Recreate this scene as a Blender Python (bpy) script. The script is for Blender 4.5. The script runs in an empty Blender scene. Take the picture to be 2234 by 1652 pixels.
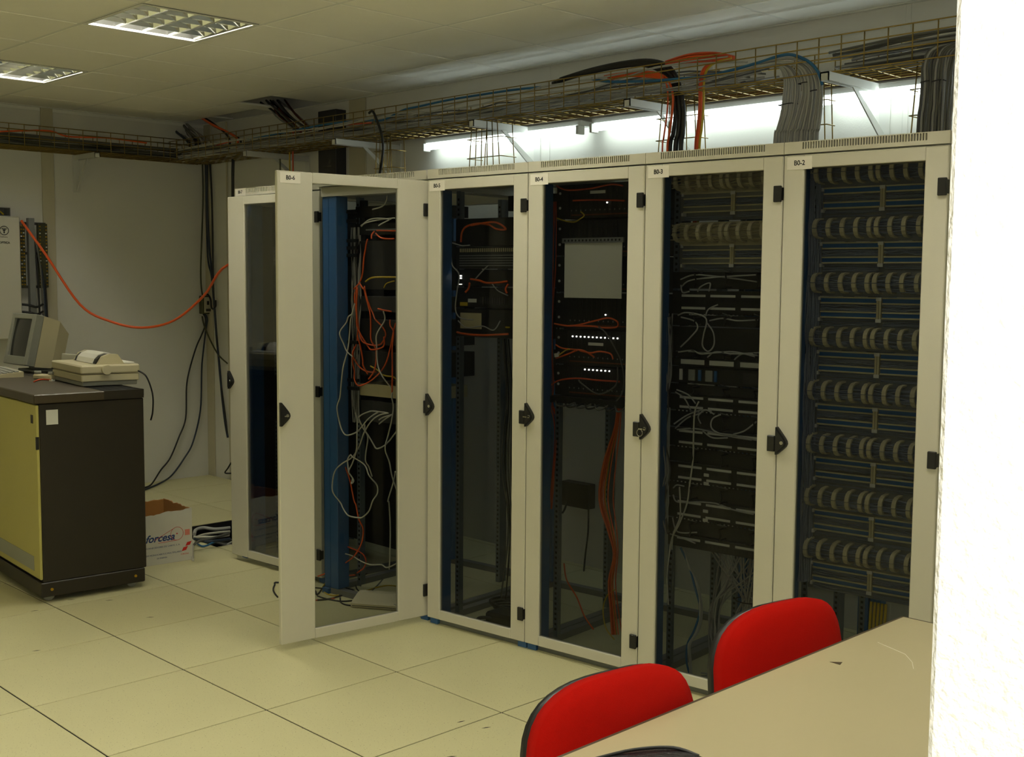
import bpy, math, random
from mathutils import Vector, Matrix

random.seed(11)
S = bpy.context.scene
COL = S.collection

# ---------------------------------------------------------------- camera (world = room axes)
A = 0.09674782                       # the cabinet row is turned by this angle against the room grid
CAM = Vector((3.9600045, -3.3568655, 1.5552169))
YAW, PITCH, ROLL, FPX = -0.6979042 - A, -0.0847616, 0.0074427, 2547.2773
_f = Vector((math.sin(YAW) * math.cos(PITCH), math.cos(YAW) * math.cos(PITCH), math.sin(PITCH)))
_r0 = Vector((math.cos(YAW), -math.sin(YAW), 0))
_u0 = _r0.cross(_f)
_r = _r0 * math.cos(ROLL) + _u0 * math.sin(ROLL)
_u = -_r0 * math.sin(ROLL) + _u0 * math.cos(ROLL)
cam = bpy.data.cameras.new('camera')
cam.sensor_width = 36.0
cam.lens = 36.0 * FPX / 2234.0
cam.clip_start = 0.02
cam.clip_end = 60
camo = bpy.data.objects.new('camera', cam)
COL.objects.link(camo)
camo.matrix_world = Matrix(((_r.x, _u.x, -_f.x, CAM.x), (_r.y, _u.y, -_f.y, CAM.y), (_r.z, _u.z, -_f.z, CAM.z), (0, 0, 0, 1)))
S.camera = camo

# ---------------------------------------------------------------- world, exposure, on-camera flash
S.view_settings.view_transform = 'Standard'
S.view_settings.look = 'None'
S.view_settings.gamma = 1.0
S.view_settings.use_curve_mapping = False
S.view_settings.exposure = 1.0
S.cycles.use_light_tree = False
S.cycles.max_bounces = 7
S.cycles.diffuse_bounces = 5
S.cycles.glossy_bounces = 3
S.cycles.transparent_max_bounces = 8
S.cycles.caustics_reflective = False
S.cycles.caustics_refractive = False
W = bpy.data.worlds.new('world')
S.world = W
W.use_nodes = True
W.node_tree.nodes['Background'].inputs[0].default_value = (0.8, 0.85, 0.8, 1)
W.node_tree.nodes['Background'].inputs[1].default_value = 0.02
TUBE_CEIL = 41.0                     # emission of the ceiling tubes
TUBE_WALL = 4.6                     # emission of the tubes on the back wall
FLASH_W = 21.0                       # camera flash
fl = bpy.data.lights.new('camera_flash', 'POINT')
fl.energy = FLASH_W
fl.shadow_soft_size = 0.02
fl.color = (1.0, 0.98, 0.94)
flo = bpy.data.objects.new('camera_flash', fl)
COL.objects.link(flo)
flo.location = CAM + _r * -0.03 + _u * 0.07

# ---------------------------------------------------------------- pixel rays (frame 2234 x 1652)
def ray(px, py):
    return _f + _r * ((px - 1117.0) / FPX) - _u * ((py - 826.0) / FPX)
def on_x(px, py, x):
    d = ray(px, py); return CAM + d * ((x - CAM.x) / d.x)
def on_y(px, py, y):
    d = ray(px, py); return CAM + d * ((y - CAM.y) / d.y)
def on_z(px, py, z):
    d = ray(px, py); return CAM + d * ((z - CAM.z) / d.z)
MC = Matrix.Rotation(A, 4, 'Z')      # cabinet row frame -> room
MCI = MC.inverted()
def on_c(px, py, y):                 # point on a plane of the row frame, in room axes
    c = MCI @ CAM; d = MCI.to_3x3() @ ray(px, py)
    return MC @ (c + d * ((y - c.y) / d.y))

# ---------------------------------------------------------------- materials
def lin(c):
    return tuple(((v / 255.0) / 12.92 if v <= 10 else (((v / 255.0) + 0.055) / 1.055) ** 2.4) for v in c)
MATS = {}
def mat(name, col, rough=0.5, metal=0.0, var=0.0, scale=30.0, bump=0.0, bscale=None, spec=0.5, emit=None, es=0.0, speck=None, sscale=300, sth=0.68, coat=0.0):
    m = bpy.data.materials.new(name); m.use_nodes = True
    nt = m.node_tree; b = nt.nodes['Principled BSDF']
    c = lin(col) + (1,)
    b.inputs['Base Color'].default_value = c
    b.inputs['Roughness'].default_value = rough
    b.inputs['Metallic'].default_value = metal
    b.inputs['Specular IOR Level'].default_value = spec
    if coat: b.inputs['Coat Weight'].default_value = coat
    if emit:
        b.inputs['Emission Color'].default_value = tuple(emit) + (1,)
        b.inputs['Emission Strength'].default_value = es
    tc = None
    if var or bump or speck:
        tc = nt.nodes.new('ShaderNodeTexCoord')
    last = None
    if var:
        n = nt.nodes.new('ShaderNodeTexNoise'); n.inputs['Scale'].default_value = scale; n.inputs['Detail'].default_value = 4
        nt.links.new(tc.outputs['Object'], n.inputs['Vector'])
        mx = nt.nodes.new('ShaderNodeMix'); mx.data_type = 'RGBA'
        mx.inputs[6].default_value = tuple(v * (1 - var) for v in c[:3]) + (1,)
        mx.inputs[7].default_value = tuple(min(1, v * (1 + var)) for v in c[:3]) + (1,)
        nt.links.new(n.outputs['Fac'], mx.inputs[0]); last = mx.outputs[2]
    if speck:
        n = nt.nodes.new('ShaderNodeTexNoise'); n.inputs['Scale'].default_value = sscale; n.inputs['Detail'].default_value = 2
        nt.links.new(tc.outputs['Object'], n.inputs['Vector'])
        r = nt.nodes.new('ShaderNodeValToRGB'); r.color_ramp.elements[0].position = sth; r.color_ramp.elements[1].position = sth + 0.05
        nt.links.new(n.outputs['Fac'], r.inputs[0])
        mx = nt.nodes.new('ShaderNodeMix'); mx.data_type = 'RGBA'
        nt.links.new(r.outputs[0], mx.inputs[0])
        if last: nt.links.new(last, mx.inputs[6])
        else: mx.inputs[6].default_value = c
        mx.inputs[7].default_value = lin(speck) + (1,); last = mx.outputs[2]
    if last: nt.links.new(last, b.inputs['Base Color'])
    if bump:
        n = nt.nodes.new('ShaderNodeTexNoise'); n.inputs['Scale'].default_value = bscale or scale; n.inputs['Detail'].default_value = 3
        nt.links.new(tc.outputs['Object'], n.inputs['Vector'])
        bp = nt.nodes.new('ShaderNodeBump'); bp.inputs['Strength'].default_value = bump; bp.inputs['Distance'].default_value = 0.01
        nt.links.new(n.outputs['Fac'], bp.inputs['Height']); nt.links.new(bp.outputs['Normal'], b.inputs['Normal'])
    MATS[name] = m
    return m

mat('tile_floor', (214, 209, 163), 0.42, var=0.05, scale=3, speck=(150, 138, 100), sscale=170, sth=0.66, spec=0.35)
mat('tile_floor_b', (209, 203, 156), 0.42, var=0.05, scale=3, speck=(150, 138, 100), sscale=170, sth=0.66, spec=0.35)
mat('joint_dark', (26, 24, 20), 0.9)
mat('pit_dark', (18, 18, 18), 0.9)
mat('ceil_tile', (244, 242, 232), 0.85, var=0.03, scale=6, bump=0.05, bscale=180)
mat('tbar', (226, 226, 218), 0.5)
mat('wall', (216, 215, 206), 0.8, var=0.03, scale=2.5, bump=0.08, bscale=140)
mat('wall_trim', (190, 184, 158), 0.6, var=0.03, scale=8)
mat('plaster', (246, 246, 244), 0.8, bump=0.6, bscale=120)
mat('cab_paint', (204, 201, 184), 0.45, var=0.012, scale=25, bump=0.02, bscale=500)
mat('cab_paint_cool', (206, 206, 198), 0.45, var=0.012, scale=25, bump=0.02, bscale=500)
mat('door_edge', (196, 198, 206), 0.4)
mat('blue_steel', (52, 98, 150), 0.45, var=0.05, scale=12)
mat('galv', (150, 156, 160), 0.38, metal=0.75, var=0.1, scale=40)
mat('rail_steel', (120, 130, 138), 0.4, metal=0.6, var=0.1, scale=30)
mat('black_plastic', (24, 24, 23), 0.42)
mat('black_matte', (14, 14, 14), 0.7)
mat('black_panel', (22, 22, 23), 0.5, var=0.1, scale=20)
mat('dark_grey', (48, 48, 48), 0.5)
mat('chrome', (190, 188, 180), 0.2, metal=1.0)
mat('white_card', (232, 228, 214), 0.7)
mat('ink', (26, 24, 22), 0.8)
mat('white_label', (214, 214, 206), 0.6)
mat('cable_grey', (174, 174, 168), 0.55)
mat('cable_grey_b', (150, 150, 146), 0.55)
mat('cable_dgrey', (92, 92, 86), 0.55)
mat('cable_white', (200, 198, 184), 0.5)
mat('cable_black', (20, 20, 20), 0.5)
mat('cable_navy', (30, 42, 58), 0.5)
mat('cable_olive', (66, 68, 36), 0.5)
mat('cable_orange', (226, 92, 32), 0.45)
mat('cable_orange_b', (206, 80, 40), 0.45)
mat('cable_yellow', (196, 168, 40), 0.45)
mat('cable_blue', (40, 104, 152), 0.5)
mat('tray_wire', (150, 128, 66), 0.36, metal=0.75, var=0.15, scale=60)
mat('bracket_white', (206, 206, 198), 0.5)
mat('copper', (120, 66, 42), 0.45, metal=0.5, var=0.15, scale=14)
mat('brown_dark', (36, 30, 20), 0.5, var=0.04, scale=14)
mat('brown_top', (66, 56, 38), 0.45, var=0.06, scale=10)
mat('cream_yellow', (188, 180, 104), 0.5, var=0.03, scale=6)
mat('beige_plastic', (206, 198, 164), 0.5, var=0.02, scale=14)
mat('grey_plastic', (150, 152, 142), 0.5)
mat('screen', (20, 22, 18), 0.12, spec=0.6)
mat('white_paper', (226, 224, 212), 0.75)
mat('cardboard_white', (206, 204, 192), 0.8, var=0.05, scale=18)
mat('cardboard', (176, 128, 66), 0.85, var=0.06, scale=14)
mat('print_blue', (44, 66, 118), 0.8)
mat('print_red', (200, 40, 34), 0.8)
mat('print_pink', (214, 130, 112), 0.8)
mat('red_fabric', (204, 17, 4), 0.95, var=0.12, scale=900, bump=0.6, bscale=900, spec=0.15)
mat('table_top', (182, 172, 136), 0.38, var=0.03, scale=5, spec=0.4)
mat('table_edge', (70, 58, 38), 0.5)
mat('cream_block', (196, 186, 146), 0.55, var=0.05, scale=40)
mat('ring_cream', (208, 198, 160), 0.5)
mat('block_blue', (36, 94, 152), 0.5)
mat('grey_metal', (128, 130, 128), 0.45, metal=0.3, var=0.05, scale=20)
mat('mirror_louver', (225, 228, 226), 0.12, metal=1.0)
mat('tube_ceil', (255, 255, 255), 0.5, emit=(1.0, 0.955, 0.80), es=TUBE_CEIL)
mat('tube_wall', (255, 255, 255), 0.5, emit=(0.86, 1.0, 1.0), es=TUBE_WALL)
mat('led', (255, 255, 255), 0.4, emit=(1.0, 0.97, 0.85), es=3.0)
MATS['led'].cycles.emission_sampling = 'NONE'
mat('board_green', (58, 58, 34), 0.6, var=0.5, scale=60)
mat('gold', (190, 150, 40), 0.35, metal=0.7)
mat('leather_black', (20, 17, 22), 0.4, bump=0.3, bscale=120)
mat('tin_box', (196, 194, 178), 0.5)
mat('jumper', (128, 136, 148), 0.55)
mat('fixture_inner', (60, 60, 56), 0.6)
mat('tie_black', (30, 30, 30), 0.6)

def glass(name, tint, fac=0.035):
    m = bpy.data.materials.new(name); m.use_nodes = True
    nt = m.node_tree; nt.nodes.clear()
    out = nt.nodes.new('ShaderNodeOutputMaterial')
    tr = nt.nodes.new('ShaderNodeBsdfTransparent'); tr.inputs[0].default_value = tuple(tint) + (1,)
    gl = nt.nodes.new('ShaderNodeBsdfGlossy'); gl.inputs['Roughness'].default_value = 0.02; gl.inputs[0].default_value = (1, 1, 1, 1)
    fr = nt.nodes.new('ShaderNodeLayerWeight'); fr.inputs[0].default_value = 0.22
    mp = nt.nodes.new('ShaderNodeMath'); mp.operation = 'MULTIPLY'; mp.inputs[1].default_value = 0.5
    nt.links.new(fr.outputs['Fresnel'], mp.inputs[0])
    mx = nt.nodes.new('ShaderNodeMixShader')
    nt.links.new(mp.outputs[0], mx.inputs[0]); nt.links.new(tr.outputs[0], mx.inputs[1]); nt.links.new(gl.outputs[0], mx.inputs[2])
    nt.links.new(mx.outputs[0], out.inputs[0])
    MATS[name] = m
glass('smoked_glass', (0.69, 0.70, 0.70))

# ---------------------------------------------------------------- mesh builder
class MB:
    def __init__(self):
        self.v = []; self.f = []; self.s = []
    def add(self, vs, fs, smooth=False):
        o = len(self.v); self.v += [tuple(p) for p in vs]
        self.f += [tuple(i + o for i in f) for f in fs]; self.s += [smooth] * len(fs)
        return self
    def box(self, x0, x1, y0, y1, z0, z1, c=0.0):
        if x0 > x1: x0, x1 = x1, x0
        if y0 > y1: y0, y1 = y1, y0
        if z0 > z1: z0, z1 = z1, z0
        if not c:
            return self.add([(x0, y0, z0), (x1, y0, z0), (x1, y1, z0), (x0, y1, z0), (x0, y0, z1), (x1, y0, z1), (x1, y1, z1), (x0, y1, z1)],
                            [(0, 3, 2, 1), (4, 5, 6, 7), (0, 1, 5, 4), (1, 2, 6, 5), (2, 3, 7, 6), (3, 0, 4, 7)])
        c = min(c, (x1 - x0) * .45, (y1 - y0) * .45, (z1 - z0) * .45)
        X = (x0, x1); Y = (y0, y1); Z = (z0, z1); vs = []; idx = {}
        for i in (0, 1):
            for j in (0, 1):
                for k in (0, 1):
                    sx = c if i == 0 else -c; sy = c if j == 0 else -c; sz = c if k == 0 else -c
                    idx[i, j, k, 0] = len(vs); vs.append((X[i], Y[j] + sy, Z[k] + sz))
                    idx[i, j, k, 1] = len(vs); vs.append((X[i] + sx, Y[j], Z[k] + sz))
                    idx[i, j, k, 2] = len(vs); vs.append((X[i] + sx, Y[j] + sy, Z[k]))
        fs = []
        g = lambda i, j, k, a: idx[i, j, k, a]
        for i in (0, 1):
            q = [g(i, 0, 0, 0), g(i, 1, 0, 0), g(i, 1, 1, 0), g(i, 0, 1, 0)]; fs.append(q if i else q[::-1])
        for j in (0, 1):
            q = [g(0, j, 0, 1), g(0, j, 1, 1), g(1, j, 1, 1), g(1, j, 0, 1)]; fs.append(q if j else q[::-1])
        for k in (0, 1):
            q = [g(0, 0, k, 2), g(1, 0, k, 2), g(1, 1, k, 2), g(0, 1, k, 2)]; fs.append(q if k else q[::-1])
        for j in (0, 1):
            for k in (0, 1):
                q = [g(0, j, k, 1), g(1, j, k, 1), g(1, j, k, 2), g(0, j, k, 2)]; fs.append(q if (j ^ k) else q[::-1])
        for i in (0, 1):
            for k in (0, 1):
                q = [g(i, 0, k, 0), g(i, 1, k, 0), g(i, 1, k, 2), g(i, 0, k, 2)]; fs.append(q[::-1] if (i ^ k) else q)
        for i in (0, 1):
            for j in (0, 1):
                q = [g(i, j, 0, 0), g(i, j, 1, 0), g(i, j, 1, 1), g(i, j, 0, 1)]; fs.append(q if (i ^ j) else q[::-1])
        for i in (0, 1):
            for j in (0, 1):
                for k in (0, 1):
                    q = [g(i, j, k, 0), g(i, j, k, 1), g(i, j, k, 2)]; fs.append(q if (i ^ j ^ k) else q[::-1])
        return self.add(vs, fs)
    def tube(self, pts, r, n=6, closed=False, caps=True, radii=None):
        P = [Vector(p) for p in pts]; m = len(P)
        if m < 2: return self
        T = []
        for i in range(m):
            a = P[i - 1] if (i > 0 or closed) else P[i]; b = P[(i + 1) % m] if (i < m - 1 or closed) else P[i]
            t = b - a; T.append(t.normalized() if t.length > 1e-9 else Vector((0, 0, 1)))
        up = Vector((0, 0, 1)) if abs(T[0].z) < .9 else Vector((1, 0, 0))
        N = (up - T[0] * up.dot(T[0])).normalized(); vs = []
        for i in range(m):
            N = N - T[i] * N.dot(T[i])
            N = N.normalized() if N.length > 1e-6 else T[i].orthogonal().normalized()
            B = T[i].cross(N); rr = radii[i] if radii else r
            for k in range(n):
                a = 2 * math.pi * k / n
                vs.append(P[i] + N * (rr * math.cos(a)) + B * (rr * math.sin(a)))
        fs = []
        for i in range(m - 1 if not closed else m):
            j = (i + 1) % m
            for k in range(n):
                l = (k + 1) % n; fs.append((i * n + k, i * n + l, j * n + l, j * n + k))
        self.add(vs, fs, n > 4)
        if caps and not closed:
            o = len(self.v) - len(vs)
            self.f.append(tuple(o + k for k in range(n))[::-1]); self.s.append(False)
            self.f.append(tuple(o + (m - 1) * n + k for k in range(n))); self.s.append(False)
        return self
    def cyl(self, a, b, r, n=12):
        return self.tube([a, b], r, n)
    def prism(self, poly, y0, y1, axis='y'):
        # poly in (x,z) extruded along y (or (x,y) along z, or (y,z) along x)
        n = len(poly)
        def P(p, t):
            return (p[0], t, p[1]) if axis == 'y' else ((p[0], p[1], t) if axis == 'z' else (t, p[0], p[1]))
        vs = [P(p, y0) for p in poly] + [P(p, y1) for p in poly]
        fs = [tuple(range(n)), tuple(range(n, 2 * n))[::-1]] + [(i, i + n, (i + 1) % n + n, (i + 1) % n) for i in range(n)]
        return self.add(vs, fs)
    def build(self, name, m, parent=None, M=None, smooth=None):
        me = bpy.data.meshes.new(name); me.from_pydata(self.v, [], self.f); me.update()
        sm = self.s if smooth is None else [smooth] * len(self.f)
        me.polygons.foreach_set('use_smooth', sm)
        me.materials.append(MATS[m])
        import bmesh
        bm = bmesh.new(); bm.from_mesh(me); bmesh.ops.recalc_face_normals(bm, faces=bm.faces); bm.to_mesh(me); bm.free()
        o = bpy.data.objects.new(name, me); COL.objects.link(o)
        if parent is not None: o.parent = parent
        if M is not None: o.matrix_local = M if isinstance(M, Matrix) else Matrix.Translation(M)
        return o

def tag(o, label, cat, group=None):
    o['label'] = label; o['category'] = cat
    if group: o['group'] = group
    return o
def thing(name, label, cat, M=None, group=None):
    o = bpy.data.objects.new(name, None); COL.objects.link(o); o.empty_display_size = 0.05
    if M is not None: o.matrix_world = M if isinstance(M, Matrix) else Matrix.Translation(M)
    return tag(o, label, cat, group)
def struct(o):
    o['kind'] = 'structure'; return o
def stuff(o):
    o['kind'] = 'stuff'; return o
def share(src, name, parent, M=None, m=None):
    o = bpy.data.objects.new(name, src.data); COL.objects.link(o); o.parent = parent
    if M is not None: o.matrix_local = M if isinstance(M, Matrix) else Matrix.Translation(M)
    return o
def copy_tree(o, parent=None, M=None):
    c = o.copy(); COL.objects.link(c); c.parent = parent
    for ch in list(o.children): copy_tree(ch, c)
    if M is not None: c.matrix_world = M if isinstance(M, Matrix) else Matrix.Translation(M)
    return c
def text(name, s, size, m, parent, M, bold=0.0, shear=0.0, align='LEFT', sx=1.0):
    cu = bpy.data.curves.new(name, 'FONT'); cu.body = s; cu.size = size; cu.offset = bold; cu.shear = shear
    cu.align_x = align; cu.resolution_u = 3; cu.extrude = 0.0002
    t = bpy.data.objects.new(name, cu); COL.objects.link(t)
    dg = bpy.context.evaluated_depsgraph_get()
    me = bpy.data.meshes.new_from_object(t.evaluated_get(dg))
    bpy.data.objects.remove(t); bpy.data.curves.remove(cu)
    if sx != 1.0:
        for v in me.vertices: v.co.x *= sx
    me.materials.clear(); me.materials.append(MATS[m])
    o = bpy.data.objects.new(name, me); COL.objects.link(o); o.parent = parent
    o.matrix_local = M
    return o
def axes(org, x, y):                  # matrix whose local x,y lie along the given directions
    x = Vector(x).normalized(); y = Vector(y); y = (y - x * y.dot(x)).normalized(); z = x.cross(y)
    return Matrix(((x.x, y.x, z.x, org[0]), (x.y, y.y, z.y, org[1]), (x.z, y.z, z.z, org[2]), (0, 0, 0, 1)))
def smooth_path(pts, n=6, closed=False):
    P = [Vector(p) for p in pts]; m = len(P); out = []
    for i in range(m if closed else m - 1):
        p0 = P[(i - 1) % m] if (i > 0 or closed) else P[0]
        p1 = P[i]; p2 = P[(i + 1) % m]
        p3 = P[(i + 2) % m] if (i + 2 < m or closed) else P[-1]
        for k in range(n):
            t = k / n
            out.append(0.5 * ((2 * p1) + (p2 - p0) * t + (2 * p0 - 5 * p1 + 4 * p2 - p3) * t * t + (3 * p1 - p0 - 3 * p2 + p3) * t ** 3))
    if not closed: out.append(P[-1])
    return out
def cable(name, pts, r, m, label, group=None, n=6, k=6, closed=False, parent=None):
    o = MB().tube(smooth_path(pts, k, closed), r, n, closed).build(name, m, parent)
    if label: tag(o, label, 'cable', group)
    return o

# ================================================================ room shell
X0, X1, Y0, Y1, H = -4.22, 5.6, -6.2, 1.335, 2.7239
FX, FY, CX, CY, T = -1.379028, -1.1121586, -2.011812, -0.311537, 0.6
HX0, HX1, HY0, HY1 = FX - 2 * T, FX - T, FY + 2 * T, FY + 3 * T      # one lifted floor tile
fl_ = MB()
fl_.box(X0, HX0, Y0, Y1, -0.04, -0.004).box(HX1, X1, Y0, Y1, -0.04, -0.004)
fl_.box(HX0, HX1, Y0, HY0, -0.04, -0.004).box(HX0, HX1, HY1, Y1, -0.04, -0.004)
fl_.box(HX0 - .3, HX1 + .3, HY0 - .3, HY1 + .3, -0.34, -0.30)
fl_.box(HX0 - .34, HX0 - .3, HY0 - .3, HY1 + .3, -0.34, -0.04).box(HX1 + .3, HX1 + .34, HY0 - .3, HY1 + .3, -0.34, -0.04)
fl_.box(HX0 - .34, HX1 + .34, HY0 - .34, HY0 - .3, -0.34, -0.04).box(HX0 - .34, HX1 + .34, HY1 + .3, HY1 + .34, -0.34, -0.04)
floor = struct(fl_.build('floor', 'joint_dark'))
tile_cache = {}
def floor_tile(x0, x1, y0, y1, m):
    k = (round(x1 - x0, 3), round(y1 - y0, 3), m)
    if k not in tile_cache:
        o = MB().box(0, x1 - x0, 0, y1 - y0, -0.004, 0.0, c=0.0012).build('floor_tile', m, floor, (x0, y0, 0)); tile_cache[k] = o
    else:
        o = share(tile_cache[k], 'floor_tile', floor, (x0, y0, 0))
    return o
G = 0.003
for i in range(-6, 14):
    for j in range(-10, 6):
        x0, x1 = FX + i * T, FX + (i + 1) * T; y0, y1 = FY + j * T, FY + (j + 1) * T
        if x1 < X0 + .02 or x0 > X1 - .02 or y1 < Y0 + .02 or y0 > Y1 - .02: continue
        if abs(x0 - HX0) < .01 and HY0 - .01 < y0 < HY1 - .1: continue
        floor_tile(max(x0, X0) + G, min(x1, X1) - G, max(y0, Y0) + G, min(y1, Y1) - G, 'tile_floor' if (i * 7 + j * 3) % 5 else 'tile_floor_b')

ceiling = struct(MB().box(X0 - .1, X1 + .1, Y0 - .1, Y1 + .1, 3.05, 3.12).build('ceiling', 'joint_dark'))
lights = [(p, q) for p in (-2, 1, 4, 7, 10) for q in (-1, -4, -7) if (p, q) not in ((-2, -4), (-2, -7), (1, -4))]     # lower-left cell of each fixture
cc = {}
OPEN = [(-2, 2)]                                                         # border cells left open for cable drops
for p in range(-5, 14):
    for q in range(-11, 4):
        x0, x1 = CX + p * T, CX + (p + 1) * T; y0, y1 = CY + q * T, CY + (q + 1) * T
        if x1 < X0 + .02 or x0 > X1 - .02 or y1 < Y0 + .02 or y0 > Y1 - .02: continue
        if (p, q) in lights: continue
        x0, x1, y0, y1 = max(x0, X0), min(x1, X1), max(y0, Y0), min(y1, Y1)
        if (p, q) in OPEN: x1 -= .42
        if p in (-4, -3) and q == 2: y1 -= .18
        g = 0.008
        k = (round(x1 - x0, 3), round(y1 - y0, 3))
        if k not in cc:
            cc[k] = MB().box(0, x1 - x0 - 2 * g, 0, y1 - y0 - 2 * g, 0, 0.015, c=0.004).build('ceiling_tile', 'ceil_tile', ceiling, (x0 + g, y0 + g, H))
        else:
            share(cc[k], 'ceiling_tile', ceiling, (x0 + g, y0 + g, H))
for p in range(-3, 13):
    x = CX + p * T
    if X0 < x < X1: MB().box(x - .011, x + .011, Y0, Y1, H + .003, H + .012).build('ceiling_bar', 'tbar', ceiling)
for q in range(-9, 3):
    y = CY + q * T
    if Y0 < y < Y1: MB().box(X0, X1, y - .011, y + .011, H + .0022, H + .011).build('ceiling_bar', 'tbar', ceiling)

struct(MB().box(X0 - .1, X1 + .1, Y1, Y1 + .1, -.35, 3.1).build('wall_back', 'wall'))
struct(MB().box(X0 - .1, X0, Y0 - .1, Y1 + .1, -.35, 3.1).build('wall_left', 'wall'))
struct(MB().box(X1, X1 + .1, Y0 - .1, Y1 + .1, -.35, 3.1).build('wall_right', 'wall'))
struct(MB().box(X0 - .1, X1 + .1, Y0 - .1, Y0, -.35, 3.1).build('wall_front', 'wall'))
WY = CAM.y + 0.82
struct(MB().box(CAM.x - 0.82 * 0.4745, X1, WY, WY + .12, 0, H, c=0.006).build('wall_near', 'plaster'))
tn = 1
def trim(x0, x1, y0, y1, z0, z1, m='wall_trim'):
    global tn
    struct(MB().box(x0, x1, y0, y1, z0, z1, c=.002).build('trim_%d' % tn, m)); tn += 1
trim(X0, X0 + .014, 0.06, 0.145, 0, H)
trim(X0, X0 + .10, Y1 - .012, Y1, 0, H)
trim(-3.90, -3.885, Y1 - .012, Y1, 0, H)
trim(-2.355, -2.18, Y1 - .012, Y1, 0, H)
trim(-.56, -.535, Y1 - .004, Y1, 0, H, 'wall')
trim(1.53, 1.555, Y1 - .004, Y1, 0, H, 'wall')
trim(X0, X0 + .025, Y0, Y1, H - .006, H + .0, 'tbar')
trim(X0, X0 + .004, Y0, Y1, H - .03, H - .006, 'tbar')
trim(X0, X1, Y1 - .025, Y1, H - .006, H, 'tbar')

# ---------------------------------------------------------------- recessed ceiling fixtures
def ceiling_light(x0, y0):
    t = thing('ceiling_light', '', 'light', (x0, y0, H))
    w = T - .012; g = .006; hh = .10
    h = MB(); h.box(g, w, g, w, hh, hh + .006)
    for a in ((g, g + .004, g, w), (w - .004, w, g, w)): h.box(*a, 0.0, hh)
    for a in ((g, w, g, g + .004), (g, w, w - .004, w)): h.box(*a, 0.0, hh)
    h.build('housing', 'fixture_inner', t)
    fr = MB()
    fr.box(g, w, g, g + .018, -.002, .004).box(g, w, w - .018, w, -.002, .004).box(g, g + .018, g + .018, w - .018, -.002, .004).box(w - .018, w, g + .018, w - .018, -.002, .004)
    fr.build('frame', 'tbar', t)
    L0, L1 = g + .02, w - .02; n = 4; pitch = (L1 - L0) / n
    # long parabolic reflectors along x, V shaped cross blades along y
    for k in range(n + 1):
        y = L0 + k * pitch
        prof = []
        for s in range(7):
            u = s / 6.0; prof.append((y + .002 + .030 * u ** 2, .004 + .062 * u))
        prof2 = [(2 * y - a, b) for a, b in prof]
        poly = ([(y, .004)] + prof[1:] if k == 0 else (prof2[1:][::-1] + [(y, .004)] if k == n else prof2[1:][::-1] + [(y, .003)] + prof[1:]))
        if k in (0, n): poly = poly + ([(y, .066)] if k == 0 else []); 
        if k == n: poly = [(y, .066)] + poly
        MB().prism(poly, L0, L1, axis='x').build('reflector', 'mirror_louver', t, smooth=False)
    m = 5
    for k in range(1, m):
        x = L0 + k * (L1 - L0) / m
        for j in range(n):
            ya, yb = L0 + j * pitch + .003, L0 + (j + 1) * pitch - .003
            MB().prism([(x - .010, .046), (x - .006, .026), (x, .006), (x + .006, .026), (x + .010, .046)], ya, yb, axis='y').build('louver_blade', 'mirror_louver', t)
    for k in range(n):
        y = L0 + (k + .5) * pitch
        MB().cyl((L0, y, .078), (L1, y, .078), .013, 6).build('tube', 'tube_ceil', t)
    return t
cl0 = None
for (p, q) in lights:
    x, y = CX + p * T, CY + q * T
    if x + T > X1 or y < Y0: continue
    if cl0 is None: cl0 = c = ceiling_light(x, y)
    else: c = copy_tree(cl0, None, (x, y, H))
    c['group'] = 'recessed louvred ceiling lights'
    c['label'] = {(-2, -1): 'recessed mirror-louvred ceiling light close to the wall with the white box',
                  (1, -1): 'recessed mirror-louvred ceiling light further from the wall with the white box'}.get((p, q), 'recessed mirror-louvred ceiling light over the open floor and the table')

for k, (px, py, a) in enumerate(((79, 1420, .3), (155, 1309, .1), (75, 1333, .2), (238, 1310, .2), (327, 1347, 0), (1005, 1575, .4), (1060, 1588, .2), (985, 1651, 0))):
    p = on_z(px, py, 0); MB().prism([(-.016, -.002), (.0, .003), (.018, .001), (.004, -.003)], 0, .0005, axis='z').build('scuff_mark', 'joint_dark', floor, Matrix.Translation((p.x, p.y, 0)) @ Matrix.Rotation(.9 + a, 4, 'Z'))

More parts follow.
